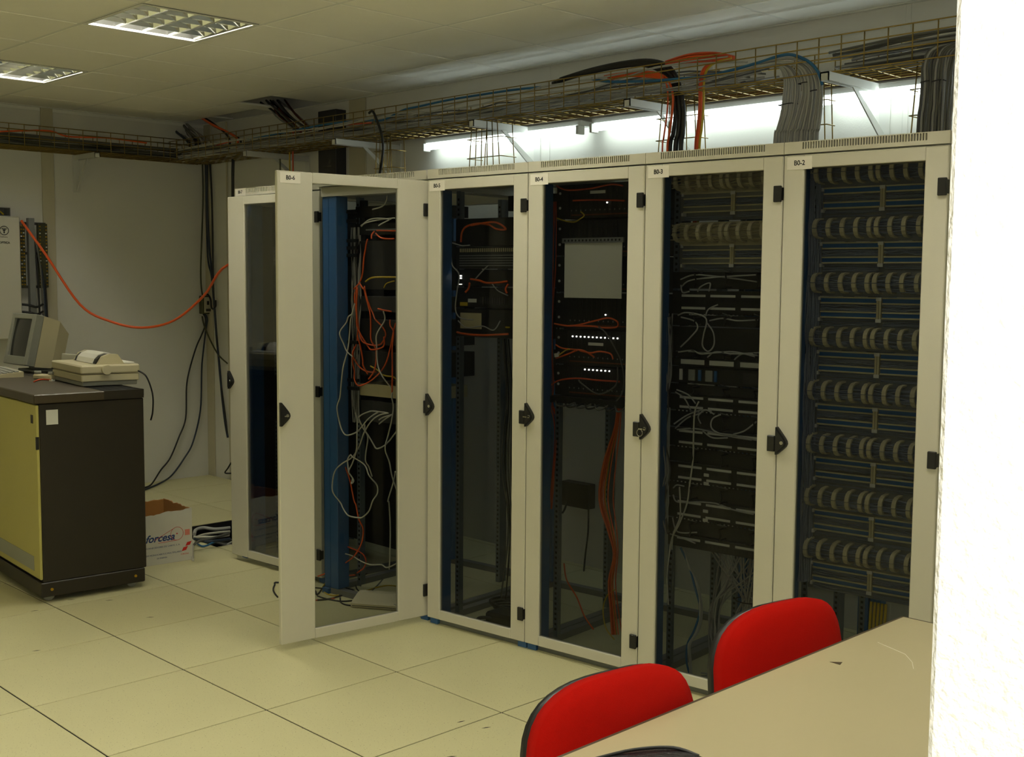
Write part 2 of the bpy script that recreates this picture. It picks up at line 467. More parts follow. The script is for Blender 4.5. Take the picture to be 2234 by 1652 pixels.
# ================================================================ rack cabinets
ZD0, ZD1, ZT, DEP = 0.03, 1.986, 2.032, 0.92
def cabinet(no, M, w, stile, ang, key='none', card='door', extra='', dw=None):
    t = thing('rack_cabinet', extra, 'cabinet', M, 'row of glazed rack cabinets')
    dw = dw or w - .004
    # base ring, posts, top bars
    b = MB(); b.box(.004, w - .004, .035, .075, 0, .028).box(.004, w - .004, DEP - .04, DEP, 0, .028).box(.004, .044, .075, DEP - .04, 0, .028).box(w - .044, w - .004, .075, DEP - .04, 0, .028)
    b.build('base_frame', 'grey_metal', t)
    pw = .045 if w < .6 else .10
    for x in (.004, w - .004 - pw):
        for y, d in ((.035, .075), (DEP - .06, .06)):
            p = MB(); p.box(x, x + pw, y, y + d, .028, 1.945, c=.003).box(x + pw * .42, x + pw * .46, y - .0015, y, .03, 1.94); p.build('post', 'blue_steel', t)
    tb = MB(); tb.box(.004, w - .004, .028, .09, 1.945, ZD1 + .004).box(.004, w - .004, DEP - .06, DEP, 1.945, ZD1 + .004).box(.004, .049, .09, DEP - .06, 1.945, ZD1 + .004).box(w - .049, w - .004, .09, DEP - .06, 1.945, ZD1 + .004)
    tb.build('top_frame', 'cab_paint', t)
    # blue feet seen under the door
    for x in (.004, w - .049):
        MB().box(x, x + .045, .02, .035, .0, .026).build('foot', 'blue_steel', t)
    # top cover with slotted fascia
    va, vb = .068, w - .07; c = MB(); z0 = ZD1 + .006
    c.box(0.001, va, .002, .02, z0, ZT).box(vb, w - .001, .002, .02, z0, ZT).box(va, vb, .002, .02, z0, z0 + .014).box(va, vb, .002, .02, ZT - .003, ZT)
    n = 46; pt = (vb - va) / n
    for k in range(n): c.box(va + k * pt + pt * .60, va + (k + 1) * pt, .002, .02, z0 + .014, ZT - .003)
    c.box(0.001, w - .001, .02, .62, ZT - .003, ZT).box(.001, .02, .02, DEP, z0, ZT - .003).box(w - .02, w - .001, .02, DEP, z0, ZT - .003).box(.001, w - .001, DEP - .02, DEP, z0, ZT)
    c.build('top_cover', 'cab_paint', t)
    MB().box(va, vb, .021, .024, z0 + .012, ZT - .004).build('vent_backing', 'black_matte', t)
    # 19 inch rails with square holes
    e0 = (w - .483) / 2
    for y in (.145, .66):
        for s in (0, 1):
            xa = e0 if s == 0 else w - e0 - .022
            r = MB(); r.box(xa, xa + .022, y, y + .003, .03, 1.945)
            xs = xa - .002 if s == 0 else xa + .022
            r.box(xs, xs + .003, y, y + .05, .03, 1.945)
            ro = r.build('rack_rail', 'rail_steel', t)
            hl = MB(); z = .06
            while z < 1.92:
                hl.box(xa + .006, xa + .016, y - .0006, y, z, z + .010); z += .0222
            ho = stuff(hl.build('rail_hole', 'black_matte', ro))
    # door
    d = MB(); zg0, zg1 = .072 - ZD0, 1.942 - ZD0; dh = ZD1 - ZD0; th = .011
    d.box(-dw, -dw + stile, -th, th, 0, dh, c=.003).box(-stile, 0, -th, th, 0, dh, c=.003)
    d.box(-dw + stile - .001, -stile + .001, -th, th, 0, zg0, c=.002).box(-dw + stile - .001, -stile + .001, -th, th, zg1, dh, c=.002)
    do = d.build('door', 'cab_paint', t, Matrix.Translation((w - .002, .012, ZD0)) @ Matrix.Rotation(ang, 4, 'Z'))
    MB().box(-dw + stile - .004, -stile + .004, -.002, .002, zg0 - .004, zg1 + .004).build('glass_pane', 'smoked_glass', do)
    for z in (1.857, .985, .15):
        h = MB(); h.box(-.030, -.001, -th - .010, -th, z - ZD0 - .028, z - ZD0 + .028, c=.002).box(-.0012, .0005, -th - .012, th * .2, z - ZD0 - .022, z - ZD0 + .022)
        h.build('hinge', 'black_plastic', do)
    hz = .995 - ZD0
    poly = [(0, .050), (.005, .051), (.018, .036), (.034, .016), (.042, .004), (.044, -.006), (.040, -.016), (.028, -.028), (.006, -.047), (0, -.047)]
    hp = MB(); hp.prism([(-dw + a, hz + z) for a, z in poly], -th - .014, -th); hp.prism([(-dw + .003 + a * .8, hz + z * .8) for a, z in poly], -th - .018, -th - .014)
    hp.build('handle', 'black_plastic', do)
    lk = MB().cyl((-dw + .027, -th - .021, hz - .003), (-dw + .027, -th - .017, hz - .003), .0065, 14); lk.build('lock', 'chrome', do)
    if key != 'none':
        k = MB(); k.box(-dw + .008, -dw + .027, -th - .034, -th - .032, hz - .006, hz - .001)
        if key == 'ring':
            c0 = Vector((-dw + .015, -th - .034, hz - .018)); k.tube([c0 + Vector((math.cos(a) * .013, 0, math.sin(a) * .013)) for a in [i * math.pi / 8 for i in range(16)]], .0012, 5, closed=True)
        k.build('key', 'chrome', do)
    par, Mx = (do, Matrix.Translation((-dw + .012, -th - .0016, 1.983 - ZD0 - .046))) if card == 'door' else (t, Matrix.Translation((.012, .0, z0)))
    cw, ch = (.092, .044) if card == 'door' else (.10, ZT - z0)
    MB().box(0, cw, 0, .0016, 0, ch).build('label_card', 'white_card', par, Mx)
    text('label_text', 'B0-%d' % no, .0235, 'ink', par, Mx @ axes((cw * .28, -.0008, ch * .33), (1, 0, 0), (0, 0, 1)), bold=.0005, sx=.92)
    return t
def cm(x, y=0.0): return MC @ Matrix.Translation((x, y, 0))
CW = 0.57
cab = {}
DESC = {2: 'glazed rack cabinet labelled B0-2 full of cream cable rings, ending the row',
        3: 'glazed rack cabinet labelled B0-3 with black patch panels and a key ring in its lock',
        4: 'glazed rack cabinet labelled B0-4 with a sheet of paper behind its glass',
        5: 'glazed rack cabinet labelled B0-5 beside the wide open door',
        6: 'wide rack cabinet labelled B0-6 with its glass door swung open',
        7: 'wide glazed rack cabinet labelled B0-7 at the far end, door ajar'}
for no, i in ((5, 0), (4, 1), (3, 2), (2, 3)):
    cab[no] = cabinet(no, cm(i * CW), CW, .075, 0.0, key={3: 'ring', 4: 'key'}.get(no, 'none'), extra=DESC[no])
cab[6] = cabinet(6, cm(-.755, .012), .735, .16, math.radians(78.2), key='key', extra=DESC[6], dw=.735)
cab[7] = cabinet(7, Matrix.Translation(MC @ Vector((-1.655, .205, 0))), .79, .15, math.radians(3.4), key='none', card='top', extra=DESC[7])
MB().box(.11, .68, .60, .612, .06, 1.94).build('added_dark_back', 'dark_grey', cab[7])  # dark sheet added so the inside of this cabinet looks unlit
MB().box(-.004, .0, .04, DEP, .03, ZD1).build('added_dark_side', 'dark_grey', cab[7])  # added side sheet, dark grey to stand for the shade inside
CM = {no: c.matrix_world.copy() for no, c in cab.items()}

# ================================================================ table, chairs, pouch
TX0, TX1, TY0, TY1, TZ = 2.614, 3.40, -2.38, -0.672, 0.73
tb = thing('desk_table', 'beige laminate table with dark edge beside two red chairs', 'table', (TX0, TY0, 0))
tw, tl = TX1 - TX0, TY1 - TY0
MB().box(0.009, tw - .009, .009, tl - .009, TZ - .0006, TZ).build('table_top', 'table_top', tb)
MB().box(0, tw, 0, tl, TZ - .030, TZ - .0006, c=.0015).build('edge_band', 'table_edge', tb)
fr = MB()
fr.box(.09, .12, .06, tl - .06, TZ - .07, TZ - .03).box(tw - .12, tw - .09, .06, tl - .06, TZ - .07, TZ - .03).box(.09, tw - .09, .045, .075, TZ - .07, TZ - .03).box(.09, tw - .09, tl - .075, tl - .045, TZ - .07, TZ - .03)
fr.build('apron', 'dark_grey', tb)
for x in (.105, tw - .105):
    for y in (.06, tl - .06):
        MB().box(x - .02, x + .02, y - .02, y + .02, 0, TZ - .07, c=.003).build('leg', 'dark_grey', tb)
# dark scuff and scratch on the top
scf = on_z(1825, 1447, TZ)
MB().prism([(-.014, -.004), (.006, .014), (.012, -.006)], 0, .0006, axis='z').build('scuff_mark', 'table_edge', tb, Matrix.Translation((scf.x - TX0, scf.y - TY0, TZ)))
scr = [on_z(*q, TZ) for q in ((1915, 1402), (1945, 1415), (1975, 1428), (1990, 1445), (1993, 1460))]
MB().tube([(p.x - TX0, p.y - TY0, TZ + .0002) for p in scr], .0007, 4).build('scratch_mark', 'white_card', tb)

def pad(a, b, n, y0, y1, bulge, curve, seg=40, rings=8):
    """rounded upholstered plate in the x-z plane, front towards -y, bent backwards at the sides"""
    m = MB(); vs = []; fs = []
    def out(t):
        c, s = math.cos(t), math.sin(t)
        return (a * math.copysign(abs(c) ** (2 / n), c), b * math.copysign(abs(s) ** (2 / n), s))
    def bend(x): return -curve * (x / a) ** 2
    rim = [out(2 * math.pi * k / seg) for k in range(seg)]
    rows = []
    for r in range(rings + 1):                         # front skin from the centre outwards
        u = r / rings; row = []
        for x, z in rim:
            yy = y0 - bulge * (1 - u ** 3) + (.008 if r == rings else 0)
            row.append(len(vs)); vs.append((x * (u if r else .001), yy + bend(x * u), z * (u if r else .001)))
        rows.append(row)
    row = []
    for x, z in rim: row.append(len(vs)); vs.append((x * 1.0, y1 + bend(x), z * 1.0))
    rows.append(row)
    row = []
    for x, z in rim: row.append(len(vs)); vs.append((x * .001, y1 + bend(0), z * .001))
    rows.append(row)
    for i in range(len(rows) - 1):
        for k in range(seg):
            l = (k + 1) % seg; fs.append((rows[i][k], rows[i][l], rows[i + 1][l], rows[i + 1][k]))
    return m.add(vs, fs, True)
def chair(label, M):
    t = thing('office_chair', label, 'chair', M, 'red chairs at the table')
    # local: chair faces -y, origin on the floor under the seat centre
    lean = Matrix.Translation((0, .235, .632)) @ Matrix.Rotation(math.radians(-7), 4, 'X')
    pad(.205, .178, 2.9, -.030, .004, .014, -.030).build('backrest', 'red_fabric', t, lean)
    pad(.203, .174, 2.9, .005, .026, .0, -.030).build('back_shell', 'black_plastic', t, lean)
    pad(.225, .215, 3.2, -.035, .004, .014, 0).build('seat', 'red_fabric', t, Matrix.Translation((0, 0, .43)) @ Matrix.Rotation(math.radians(-90), 4, 'X'))
    pad(.23, .22, 3.2, .006, .03, 0, 0).build('seat_shell', 'black_plastic', t, Matrix.Translation((0, 0, .43)) @ Matrix.Rotation(math.radians(-90), 4, 'X'))
    MB().tube(smooth_path([(0, .0, .385), (0, .17, .38), (0, .27, .42), (0, .283, .52), (0, .272, .66)], 5), .017, 8).build('back_bracket', 'black_plastic', t)
    MB().cyl((0, 0, .10), (0, 0, .40), .025, 14).build('column', 'black_plastic', t)
    for k in range(5):
        a = 2 * math.pi * k / 5 + .3; dx, dy = math.cos(a), math.sin(a)
        MB().tube([(dx * .02, dy * .02, .105), (dx * .15, dy * .15, .09), (dx * .26, dy * .26, .066)], .016, 8, radii=[.024, .018, .013]).build('base_arm', 'black_plastic', t)
        MB().cyl((dx * .262 - dy * .018, dy * .262 + dx * .018, .0262), (dx * .262 + dy * .018, dy * .262 - dx * .018, .0262), .026, 12).build('caster', 'black_plastic', t)
    return t
def face(x, y, ang):                  # local -y turned towards room angle
    return Matrix.Translation((x, y, 0)) @ Matrix.Rotation(ang + math.pi / 2, 4, 'Z')
chair('red upholstered office chair next to the black pouch on the table', face(2.795, -1.715, math.radians(-9)))
chair('red upholstered office chair at the far end of the table', face(2.745, -1.065, math.radians(-10)))

pp = on_z(1405, 1671, TZ)
po = MB()
outl = [(-.10, -.13), (.08, -.15), (.11, -.02), (.075, .012), (.055, .03), (.02, .022), (-.04, .012), (-.09, .0)]
n = len(outl); vs = [(x, y, 0) for x, y in outl] + [(x * .96, y * .96 - .001, .016) for x, y in outl] + [(x * .78, y * .8 - .01, .026) for x, y in outl]
fs = [tuple(range(n))[::-1]] + [(i, (i + 1) % n, (i + 1) % n + n, i + n) for i in range(n)] + [(i + n, (i + 1) % n + n, (i + 1) % n + 2 * n, i + 2 * n) for i in range(n)] + [tuple(range(2 * n, 3 * n))]
po.add(vs, fs)
pt_ = thing('pouch', 'crumpled black leather pouch lying on the beige table', 'pouch', Matrix.Translation((pp.x, pp.y, TZ)) @ Matrix.Rotation(math.radians(52), 4, 'Z'))
po.build('body', 'leather_black', pt_)
MB().tube(smooth_path([(-.09, -.02, .024), (-.02, -.005, .031), (.05, .0, .030), (.09, -.02, .022)], 5), .003, 6).build('zip', 'black_plastic', pt_)

# ================================================================ brown minicomputer cabinet
BX, BY, BZ = -1.475, -1.14, 1.0
BW, BD = 1.52, .52
bc = thing('computer_cabinet', 'dark brown computer cabinet on casters with cream yellow front doors', 'cabinet', Matrix.Translation((BX, BY, 0)) @ Matrix.Rotation(math.radians(-4.5), 4, 'Z'))
# local: x from -BW to 0, y from 0 (front) to BD
MB().box(-BW, -.004, .014, BD, .10, .955, c=.004).build('body', 'brown_dark', bc)
MB().box(-BW, 0, .0, BD - .01, .03, .10, c=.004).build('plinth', 'brown_dark', bc)
MB().box(-BW - .005, .006, -.012, BD * .62, .957, BZ, c=.004).build('top_slab', 'brown_top', bc)
tr = MB(); tr.box(-BW, .0, BD * .62, BD, .957, .968).box(-.012, .002, BD * .62, BD, .968, BZ).box(-BW, .0, BD - .012, BD, .968, BZ).box(-BW, -.30, BD * .62, BD - .012, BZ - .006, BZ)
tr.build('top_tray', 'brown_dark', bc)
for k in range(9):
    x = -.03 - k * .028
    MB().box(x - .004, x + .004, BD * .62 + .004, BD - .014, .968, BZ - .002).build('grille_bar', 'dark_grey', bc)
for k, (xa, xb) in enumerate(((-.70, -.006), (-1.50, -.712))):
    d = MB().box(xa, xb, 0, .013, .115, .95, c=.003).build('door', 'cream_yellow', bc)
    MB().box(xa + .07, xb - .085, -.002, 0, .145, .215).build('vent_panel', 'grey_plastic', d)
    if k == 0:
        MB().box(xb - .075, xb - .045, -.002, 0, .86, .90).build('badge', 'brown_dark', d)
        MB().box(xa + .005, xa + .035, -.002, 0, .88, .93).build('sticker', 'copper', d)
        MB().cyl((xa + .05, -.014, .27), (xa + .05, 0, .27), .012, 10).build('lock', 'grey_plastic', d)
    MB().box(xb - .006, xb + .002, -.004, .01, .74, .80).build('hinge', 'black_plastic', d)
MB().box(-.0035, -.002, .045, .10, .855, .925).build('sticker', 'white_label', bc, Matrix.Translation((.0, 0, 0)))
for x in (-.055, -BW + .05):
    for y in (.05, BD - .06):
        w_ = MB().cyl((x - .012, y, .030), (x + .012, y, .030), .029, 14).build('caster', 'grey_plastic', bc)
for y in (.05, BD - .06):
    MB().cyl((-.002, y, .065), (.004, y, .065), .007, 10).build('bolt', 'gold', bc)

# ================================================================ overhead: tray, brackets, wall lights, pipe, duct
TRZ, TRT, TRF, TRB = 2.390, 2.530, 0.870, 1.170
def wire_tray(name, label, org, ang, length, width):
    """local: x along the tray, y from 0 (open front) to width"""
    t = thing(name, label, 'cable tray', Matrix.Translation(org) @ Matrix.Rotation(ang, 4, 'Z'))
    hgt = TRT - TRZ
    for y, z in [(0, hgt), (0, hgt - .036), (0, hgt - .086), (width, hgt), (width, hgt - .036), (width, hgt - .086)] + [(width * k / 6, 0) for k in range(7)]:
        MB().cyl((0, y, z), (length, y, z), .0028, 6).build('long_wire', 'tray_wire', t)
    u = None; n = int(length / .1)
    for k in range(n + 1):
        if u is None: u = MB().tube([(0, 0, hgt), (0, 0, 0), (0, width, 0), (0, width, hgt)], .0028, 5).build('cross_wire', 'tray_wire', t, (.02, 0, 0))
        else: share(u, 'cross_wire', t, (.02 + k * .1, 0, 0))
    return t
wire_tray('cable_tray', 'long gold wire mesh cable tray above the row of cabinets', (-3.92, TRF, TRZ), 0, 6.9, TRB - TRF)
wire_tray('cable_tray', 'gold wire mesh cable tray along the wall with the white box', (-3.90, -2.2, TRZ + .022), math.pi / 2, 3.45, .28)

BR = ['nearest the corner of the room', 'above the open door', 'above the cabinet labelled B0-5', 'above the cabinet labelled B0-4', 'above the cabinet labelled B0-2']
def bracket(label, M, reach):
    # local: wall plane y = 0, arm reaches to -y
    t = thing('wall_bracket', label, 'bracket', M, 'white wall brackets under the cable trays')
    a = MB(); a.box(-.020, .020, -reach, -.004, -.006, 0).box(-.020, -.015, -reach, -.004, -.034, -.006).box(.015, .020, -reach, -.004, -.034, -.006).box(-.02, .02, -reach, -reach + .003, -.034, 0)
    a.build('arm', 'bracket_white', t)
    MB().box(-.025, .025, -.006, 0, -.26, .01, c=.001).build('wall_plate', 'bracket_white', t)
    b = MB().prism([(-.006, -.25), (-.006, -.20), (-reach * .50, -.034), (-reach * .56, -.034)], -.003, .003, axis='x'); b.build('brace', 'bracket_white', t)
    return t
for x, d in zip((-2.84, -1.85, -.63, .43, 1.45), BR):
    bracket('white angled wall bracket %s' % d, Matrix.Translation((x, Y1, TRZ - .003)), .50)
bracket('white angled wall bracket under the tray by the white box', Matrix.Translation((X0, .31, TRZ + .019)) @ Matrix.Rotation(math.pi / 2, 4, 'Z'), .34)

tag(MB().cyl((-3.30, 1.312, 2.428), (3.2, 1.312, 2.418), .0115, 12).build('copper_pipe', 'copper'), 'brown copper pipe running along the back wall', 'pipe')
tag(MB().box(-2.18, 3.2, Y1 - .040, Y1, 2.448, 2.478, c=.002).build('cable_duct', 'bracket_white'), 'long white cable duct just above the copper pipe', 'duct')

def wall_light(label, xa, xb):
    t = thing('wall_light', label, 'light', (xa, Y1, 2.34), 'white batten tube lights on the back wall'); L = xb - xa
    MB().box(0, L, -.098, 0, .022, .050, c=.003).build('batten', 'bracket_white', t)
    for x in (0, L - .018): MB().box(x, x + .018, -.115, -.06, -.024, .022, c=.003).build('end_holder', 'bracket_white', t)
    MB().cyl((.018, -.092, 0), (L - .018, -.092, 0), .017, 10).build('tube', 'tube_wall', t)
wall_light('lit white tube light above the cabinet labelled B0-5', -1.49, -.225)
wall_light('lit white tube light between the first bracket pair and the grey cable bundle', -.146, 1.12)
wall_light('lit white tube light beyond the thick grey cable bundle', 1.17, 2.435)

# ---------------------------------------------------------------- cables lying in the trays
rnd = random.Random(5)
def tray_mass(name, label, n, pts_fn, mats, r):
    t = thing(name, label, 'cables'); by = {}
    for k in range(n):
        m = mats[k % len(mats)]
        by.setdefault(m, MB()).tube(smooth_path(pts_fn(k), 2), r * rnd.uniform(.85, 1.15), 5, caps=False)
    for m in by: stuff(by[m].build('cable_strand', m, t))
    return t
def back_pts(k):
    yy = rnd.uniform(TRF + .02, TRB - .02); zz = TRZ + .006 + rnd.random() ** 1.4 * .075
    xa = -3.86; xb = rnd.choice((.95, 1.05, 1.12, -.2, .5)) if k % 4 else rnd.choice((-1.2, .2)); out = []
    n = 12
    for i in range(n + 1):
        x = xa + (xb - xa) * i / n
        hump = .02 + .045 * max(0, min(1, (x + 2.2) / 2.5))
        yy = min(TRB - .015, max(TRF + .015, yy + rnd.uniform(-.03, .03)))
        out.append((x, yy, min(TRT - .01, zz + rnd.uniform(-.008, .012) + hump * (rnd.random() ** 2))))
    return out
tray_mass('tray_cable_mass', 'grey data cables lying packed in the long cable tray', 46, back_pts, ['cable_grey', 'cable_grey_b', 'cable_grey', 'cable_dgrey'], .0042)
def right_pts(k):
    yy = rnd.uniform(TRF + .02, TRB - .03); zz = TRZ + .006 + rnd.random() * .075
    xs = [1.42, 1.6, 1.8, 2.1, 2.5, 2.95]
    return [(x, yy + rnd.uniform(-.012, .012), zz + .03 * math.sin((x - 1.3) * 1.6) + rnd.uniform(-.006, .006)) for x in xs]
tray_mass('tray_cable_mass', 'dark grey cables in the tray beyond the thick grey cable bundle', 26, right_pts, ['cable_dgrey', 'cable_dgrey', 'cable_grey_b'], .0055)
def left_pts(k):
    xx = rnd.uniform(-4.16, -3.93); zz = TRZ + .03 + rnd.random() * .07
    return [(xx + rnd.uniform(-.012, .012), -2.15 + 3.3 * i / 9, zz + rnd.uniform(-.006, .01)) for i in range(10)]
tray_mass('tray_cable_mass', 'dark cables lying in the tray by the white box', 26, left_pts, ['cable_dgrey', 'cable_olive', 'cable_dgrey', 'cable_black'], .0048)

def px_y(pts, y): return [on_y(a, b, y) for a, b in pts]
cable('tray_cable', px_y([(120, 283), (180, 285), (300, 305), (360, 312), (440, 332)], 0)[:0] or [on_x(a, b, -3.915) for a, b in [(0, 287), (60, 285), (110, 286), (150, 298), (220, 300), (262, 304), (320, 312)]], .0055, 'cable_orange', 'orange cable in the tray by the white box')
cable('tray_cable', [on_y(a, b, .90) for a, b in [(470, 318), (520, 305), (600, 292), (680, 282), (760, 272), (810, 268)]], .004, 'cable_orange_b', 'thin orange cable in the tray close to the corner')
cable('tray_cable', [on_y(a, b, .895) for a, b in [(540, 304), (640, 285), (720, 270), (800, 262), (835, 262), (880, 240), (915, 232), (980, 218), (1060, 205), (1120, 196), (1180, 190)]], .006, 'cable_blue', 'blue cable in the tray between the corner and the first tube light')
cable('tray_cable', [on_y(a, b, .892) for a, b in [(1290, 172), (1330, 178), (1400, 177), (1470, 173), (1540, 166), (1600, 152), (1660, 135), (1700, 122), (1730, 120)]] + [on_y(a, b, .87) for a, b in [(1765, 135), (1785, 158), (1794, 185)]], .0065, 'cable_blue', 'blue cable arching over the thick grey cable bundle')

# black thick cables arching down into the cabinets
def drop(name, label, pix, y0, y1, zb, r, m, group=None, n=7):
    pts = []; k = len(pix)
    for i, (a, b) in enumerate(pix):
        pts.append(on_y(a, b, y0 + (y1 - y0) * i / (k - 1)))
    e = pts[-1].copy(); pts.append(Vector((e.x, e.y + .0, zb)))
    return cable(name, pts, r, m, label, group, n=n)
for i, (dx, dy, rr) in enumerate(((0, 0, .012), (-9, 4, .010), (8, -5, .011))):
    drop('power_cable', 'thick black cable arching from the tray down behind the cabinet labelled B0-3', [(1215 + dx, 178 + dy), (1280 + dx, 158 + dy), (1350 + dx, 143 + dy), (1410 + dx, 138 + dy), (1452 + dx, 152 + dy), (1474 + dx * .9, 185), (1483 + dx, 240), (1480 + dx * 1.2, 290), (1474 + dx * 1.4, 330)], .93, .955, 1.75, rr, 'cable_black', 'thick black cables by the orange hank')
for i, (dx, r) in enumerate(((0, .0055), (-11, .004))):
    drop('fibre_cable', 'orange fibre cable hanging left of the thick black cables', [(1395 + dx * 3, 158 + i * 6), (1430 + dx, 160 + i * 4), (1455 + dx * .6, 172), (1468 + dx, 205), (1466 + dx, 250), (1459 + dx, 300), (1456 + dx, 330)], .90, .94, 1.8, r, 'cable_orange', 'orange fibre cables by the black cables')
for i, (dx, m) in enumerate(((0, 'cable_orange'), (-4, 'cable_orange_b'), (5, 'cable_yellow'))):
    drop('fibre_cable', ['orange fibre cable hanging right of the thick black cables', 'thin orange fibre cable twisted round its brighter twin', 'yellow fibre cable hanging beside two orange ones'][i], [(1596, 124 + i), (1560 + dx, 134), (1538 + dx, 152), (1531 + dx, 180), (1530 + dx, 230), (1526 + dx, 280), (1521 + dx, 325)], .89, .94, 1.8, .0055, m)
# orange hank on the tray
hk = thing('fibre_hank', 'hank of orange fibre cable lying on the tray', 'cable')
for k in range(13):
    f = k / 12.0; a0 = on_y(1452, 134 + 10 * f, .90 + .01 * (k % 3)); a1 = on_y(1505, 118 + 18 * f, .90 + .012 * (k % 4)); a2 = on_y(1560, 115 + 20 * f, .90 + .01 * (k % 3)); a3 = on_y(1603, 124 + 4 * f, .905)
    MB().tube(smooth_path([a0, a1, a2, a3], 5), .0042, 5).build('fibre_strand', 'cable_orange' if k % 3 else 'cable_orange_b', hk)
hk2 = thing('fibre_hank', 'flat loop of orange fibre cable under the black cables in the tray', 'cable')
for k in range(5):
    MB().tube(smooth_path([on_y(1318 + 4 * k, 166 + 2 * k, .91), on_y(1370, 158 + 2.2 * k, .905), on_y(1425, 157 + 3 * k, .90), on_y(1448, 166 + 2 * k, .90)], 5), .004, 5).build('fibre_strand', 'cable_orange', hk2)

# thick grey bundles
def bundle(name, label, specs, mats, r, ties):
    """specs: list of (pixel path, half width px, count, y)"""
    t = thing(name, label, 'cable bundle'); q = 0
    for pix, hw, cnt, y0, zb in specs:
        for k in range(cnt):
            u = (k + .5) / cnt * 2 - 1; dep = y0 + .028 * math.sqrt(max(0, 1 - u * u)) * (1 if k % 2 else -1) * rnd.uniform(.5, 1)
            pts = []
            for i, (a, b, s) in enumerate(pix):
                pts.append(on_y(a + u * hw * s + rnd.uniform(-.8, .8), b - (abs(u) * 0 if i else 0), dep))
            e = pts[-1]; pts.append(Vector((e.x, e.y, zb)))
            MB().tube(smooth_path(pts, 4), r, 5, caps=False).build('cable_strand', mats[q % len(mats)], t); q += 1
    for (a, b, hw, y) in ties:
        c = on_y(a, b, y); w = (on_y(a + hw, b, y) - c).length
        MB().tube([c + Vector((math.cos(i * math.pi / 8) * w, math.sin(i * math.pi / 8) * .036, .002 * math.sin(i))) for i in range(16)], .0022, 5, closed=True).build('cable_tie', 'tie_black', t)
    return t
bundle('cable_bundle', 'thick bundle of light grey data cables dropping into the cabinet labelled B0-3', [
    ([(1640, 150, .4), (1690, 142, .5), (1716, 150, .7), (1728, 175, .9), (1727, 210, 1), (1722, 250, .95), (1712, 285, 1.0), (1708, 315, 1.1)], 19, 15, .925, 1.6),
    ([(1650, 146, .4), (1700, 136, .5), (1740, 142, .7), (1758, 165, .9), (1763, 200, .8), (1757, 240, 1.1), (1748, 280, 1.3), (1742, 315, 1.5)], 15, 14, .90, 1.6),
    ([(1655, 138, .5), (1715, 128, .5), (1760, 138, .8), (1781, 165, .9), (1786, 200, .8), (1783, 240, .9), (1777, 280, 1.0), (1772, 315, 1.1)], 12, 10, .915, 1.6)],
    ['cable_grey', 'cable_grey_b', 'cable_grey', 'cable_grey'], .0046, [(1720, 229, 20, .925), (1758, 183, 13, .90), (1780, 200, 12, .915)])
bundle('cable_bundle', 'cable bundle coloured dark grey for shade, dropping beside the white wall into the cabinet labelled B0-2', [
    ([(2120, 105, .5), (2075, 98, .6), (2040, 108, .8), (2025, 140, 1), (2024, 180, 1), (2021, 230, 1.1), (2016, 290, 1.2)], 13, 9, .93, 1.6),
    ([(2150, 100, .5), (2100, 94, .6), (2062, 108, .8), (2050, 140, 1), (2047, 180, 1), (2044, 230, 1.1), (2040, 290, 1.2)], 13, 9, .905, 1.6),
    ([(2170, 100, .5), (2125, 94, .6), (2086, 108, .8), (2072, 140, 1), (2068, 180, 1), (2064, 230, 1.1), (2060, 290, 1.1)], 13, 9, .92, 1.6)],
    ['cable_dgrey', 'cable_dgrey', 'cable_grey_b'], .0058, [(2025, 180, 14, .93), (2050, 178, 14, .905)])  # darker strand greys carry shade on cables like the light grey bundle

# vertical mesh ladders carrying the drops
def ladder(label, xa, xb, y, depth, n, z1=TRZ, z0=2.0):
    t = thing('drop_ladder', label, 'cable tray', (xa, y, 0), 'wire mesh drop ladders behind the cabinets'); w = xb - xa
    pos = [(w * k / (n - 1), 0) for k in range(n)] + [(0, depth), (w, depth)]
    for x, yy in pos: MB().cyl((x + (w / 2 - x) * .25, yy, z1), (x, yy, z0), .0028, 5).build('ladder_wire', 'tray_wire', t)
    for z in (z0 + .10, z0 + .20, z0 + .30):
        MB().tube([(0, depth, z), (0, -.004, z), (w, -.004, z), (w, depth, z)], .0026, 5).build('ladder_rung', 'tray_wire', t)
ladder('wire mesh drop ladder carrying one bent black cable', -1.60, -1.43, .95, .10, 5)
ladder('wire mesh drop ladder passing in front of the first tube light', -.76, -.50, .93, .11, 6)
ladder('wire mesh drop ladder behind the thick black cables', .50, .74, .97, .07, 5)
ladder('wire mesh drop ladder beside the thick grey cable bundle', 1.21, 1.385, .975, .06, 4)
ladder('wire mesh drop ladder beside the shade-darkened cable bundle', 1.745, 1.95, .975, .06, 5)
cable('power_cable', px_y([(805, 247), (813, 243), (822, 262), (832, 292), (836, 325), (831, 362)], .865) + [on_y(827, 385, .95)], .0075, 'cable_black', 'short black cable bent down out of the tray above the open door')

# cables rising through the ceiling
def riser(label, pix_top, pix_bot, y, cnt, mats, r, yb=None, spread=1.0):
    t = thing('riser_cables', label, 'cable bundle')
    for k in range(cnt):
        u = (k + .5) / cnt
        a = on_z(pix_top[0] + (pix_top[2] - pix_top[0]) * u, pix_top[1], H + .06); a.y = min(a.y, Y1 - .05)
        b = on_y(pix_bot[0] + (pix_bot[2] - pix_bot[0]) * u, pix_bot[1], y)
        a += Vector((rnd.uniform(-.05, .05), rnd.uniform(-.10, .0), 0)); b += Vector((rnd.uniform(-.03, .03), rnd.uniform(-.05, .05), 0))
        m = (a + b) / 2; m.y = b.y + (a.y - b.y) * .4
        MB().tube(smooth_path([a, m + Vector((rnd.uniform(-.05, .05), rnd.uniform(-.03, .03), 0)), b, b + Vector((0, 0, -.08))], 4), r * rnd.uniform(.8, 1.2), 5).build('cable_strand', mats[k % len(mats)], t)
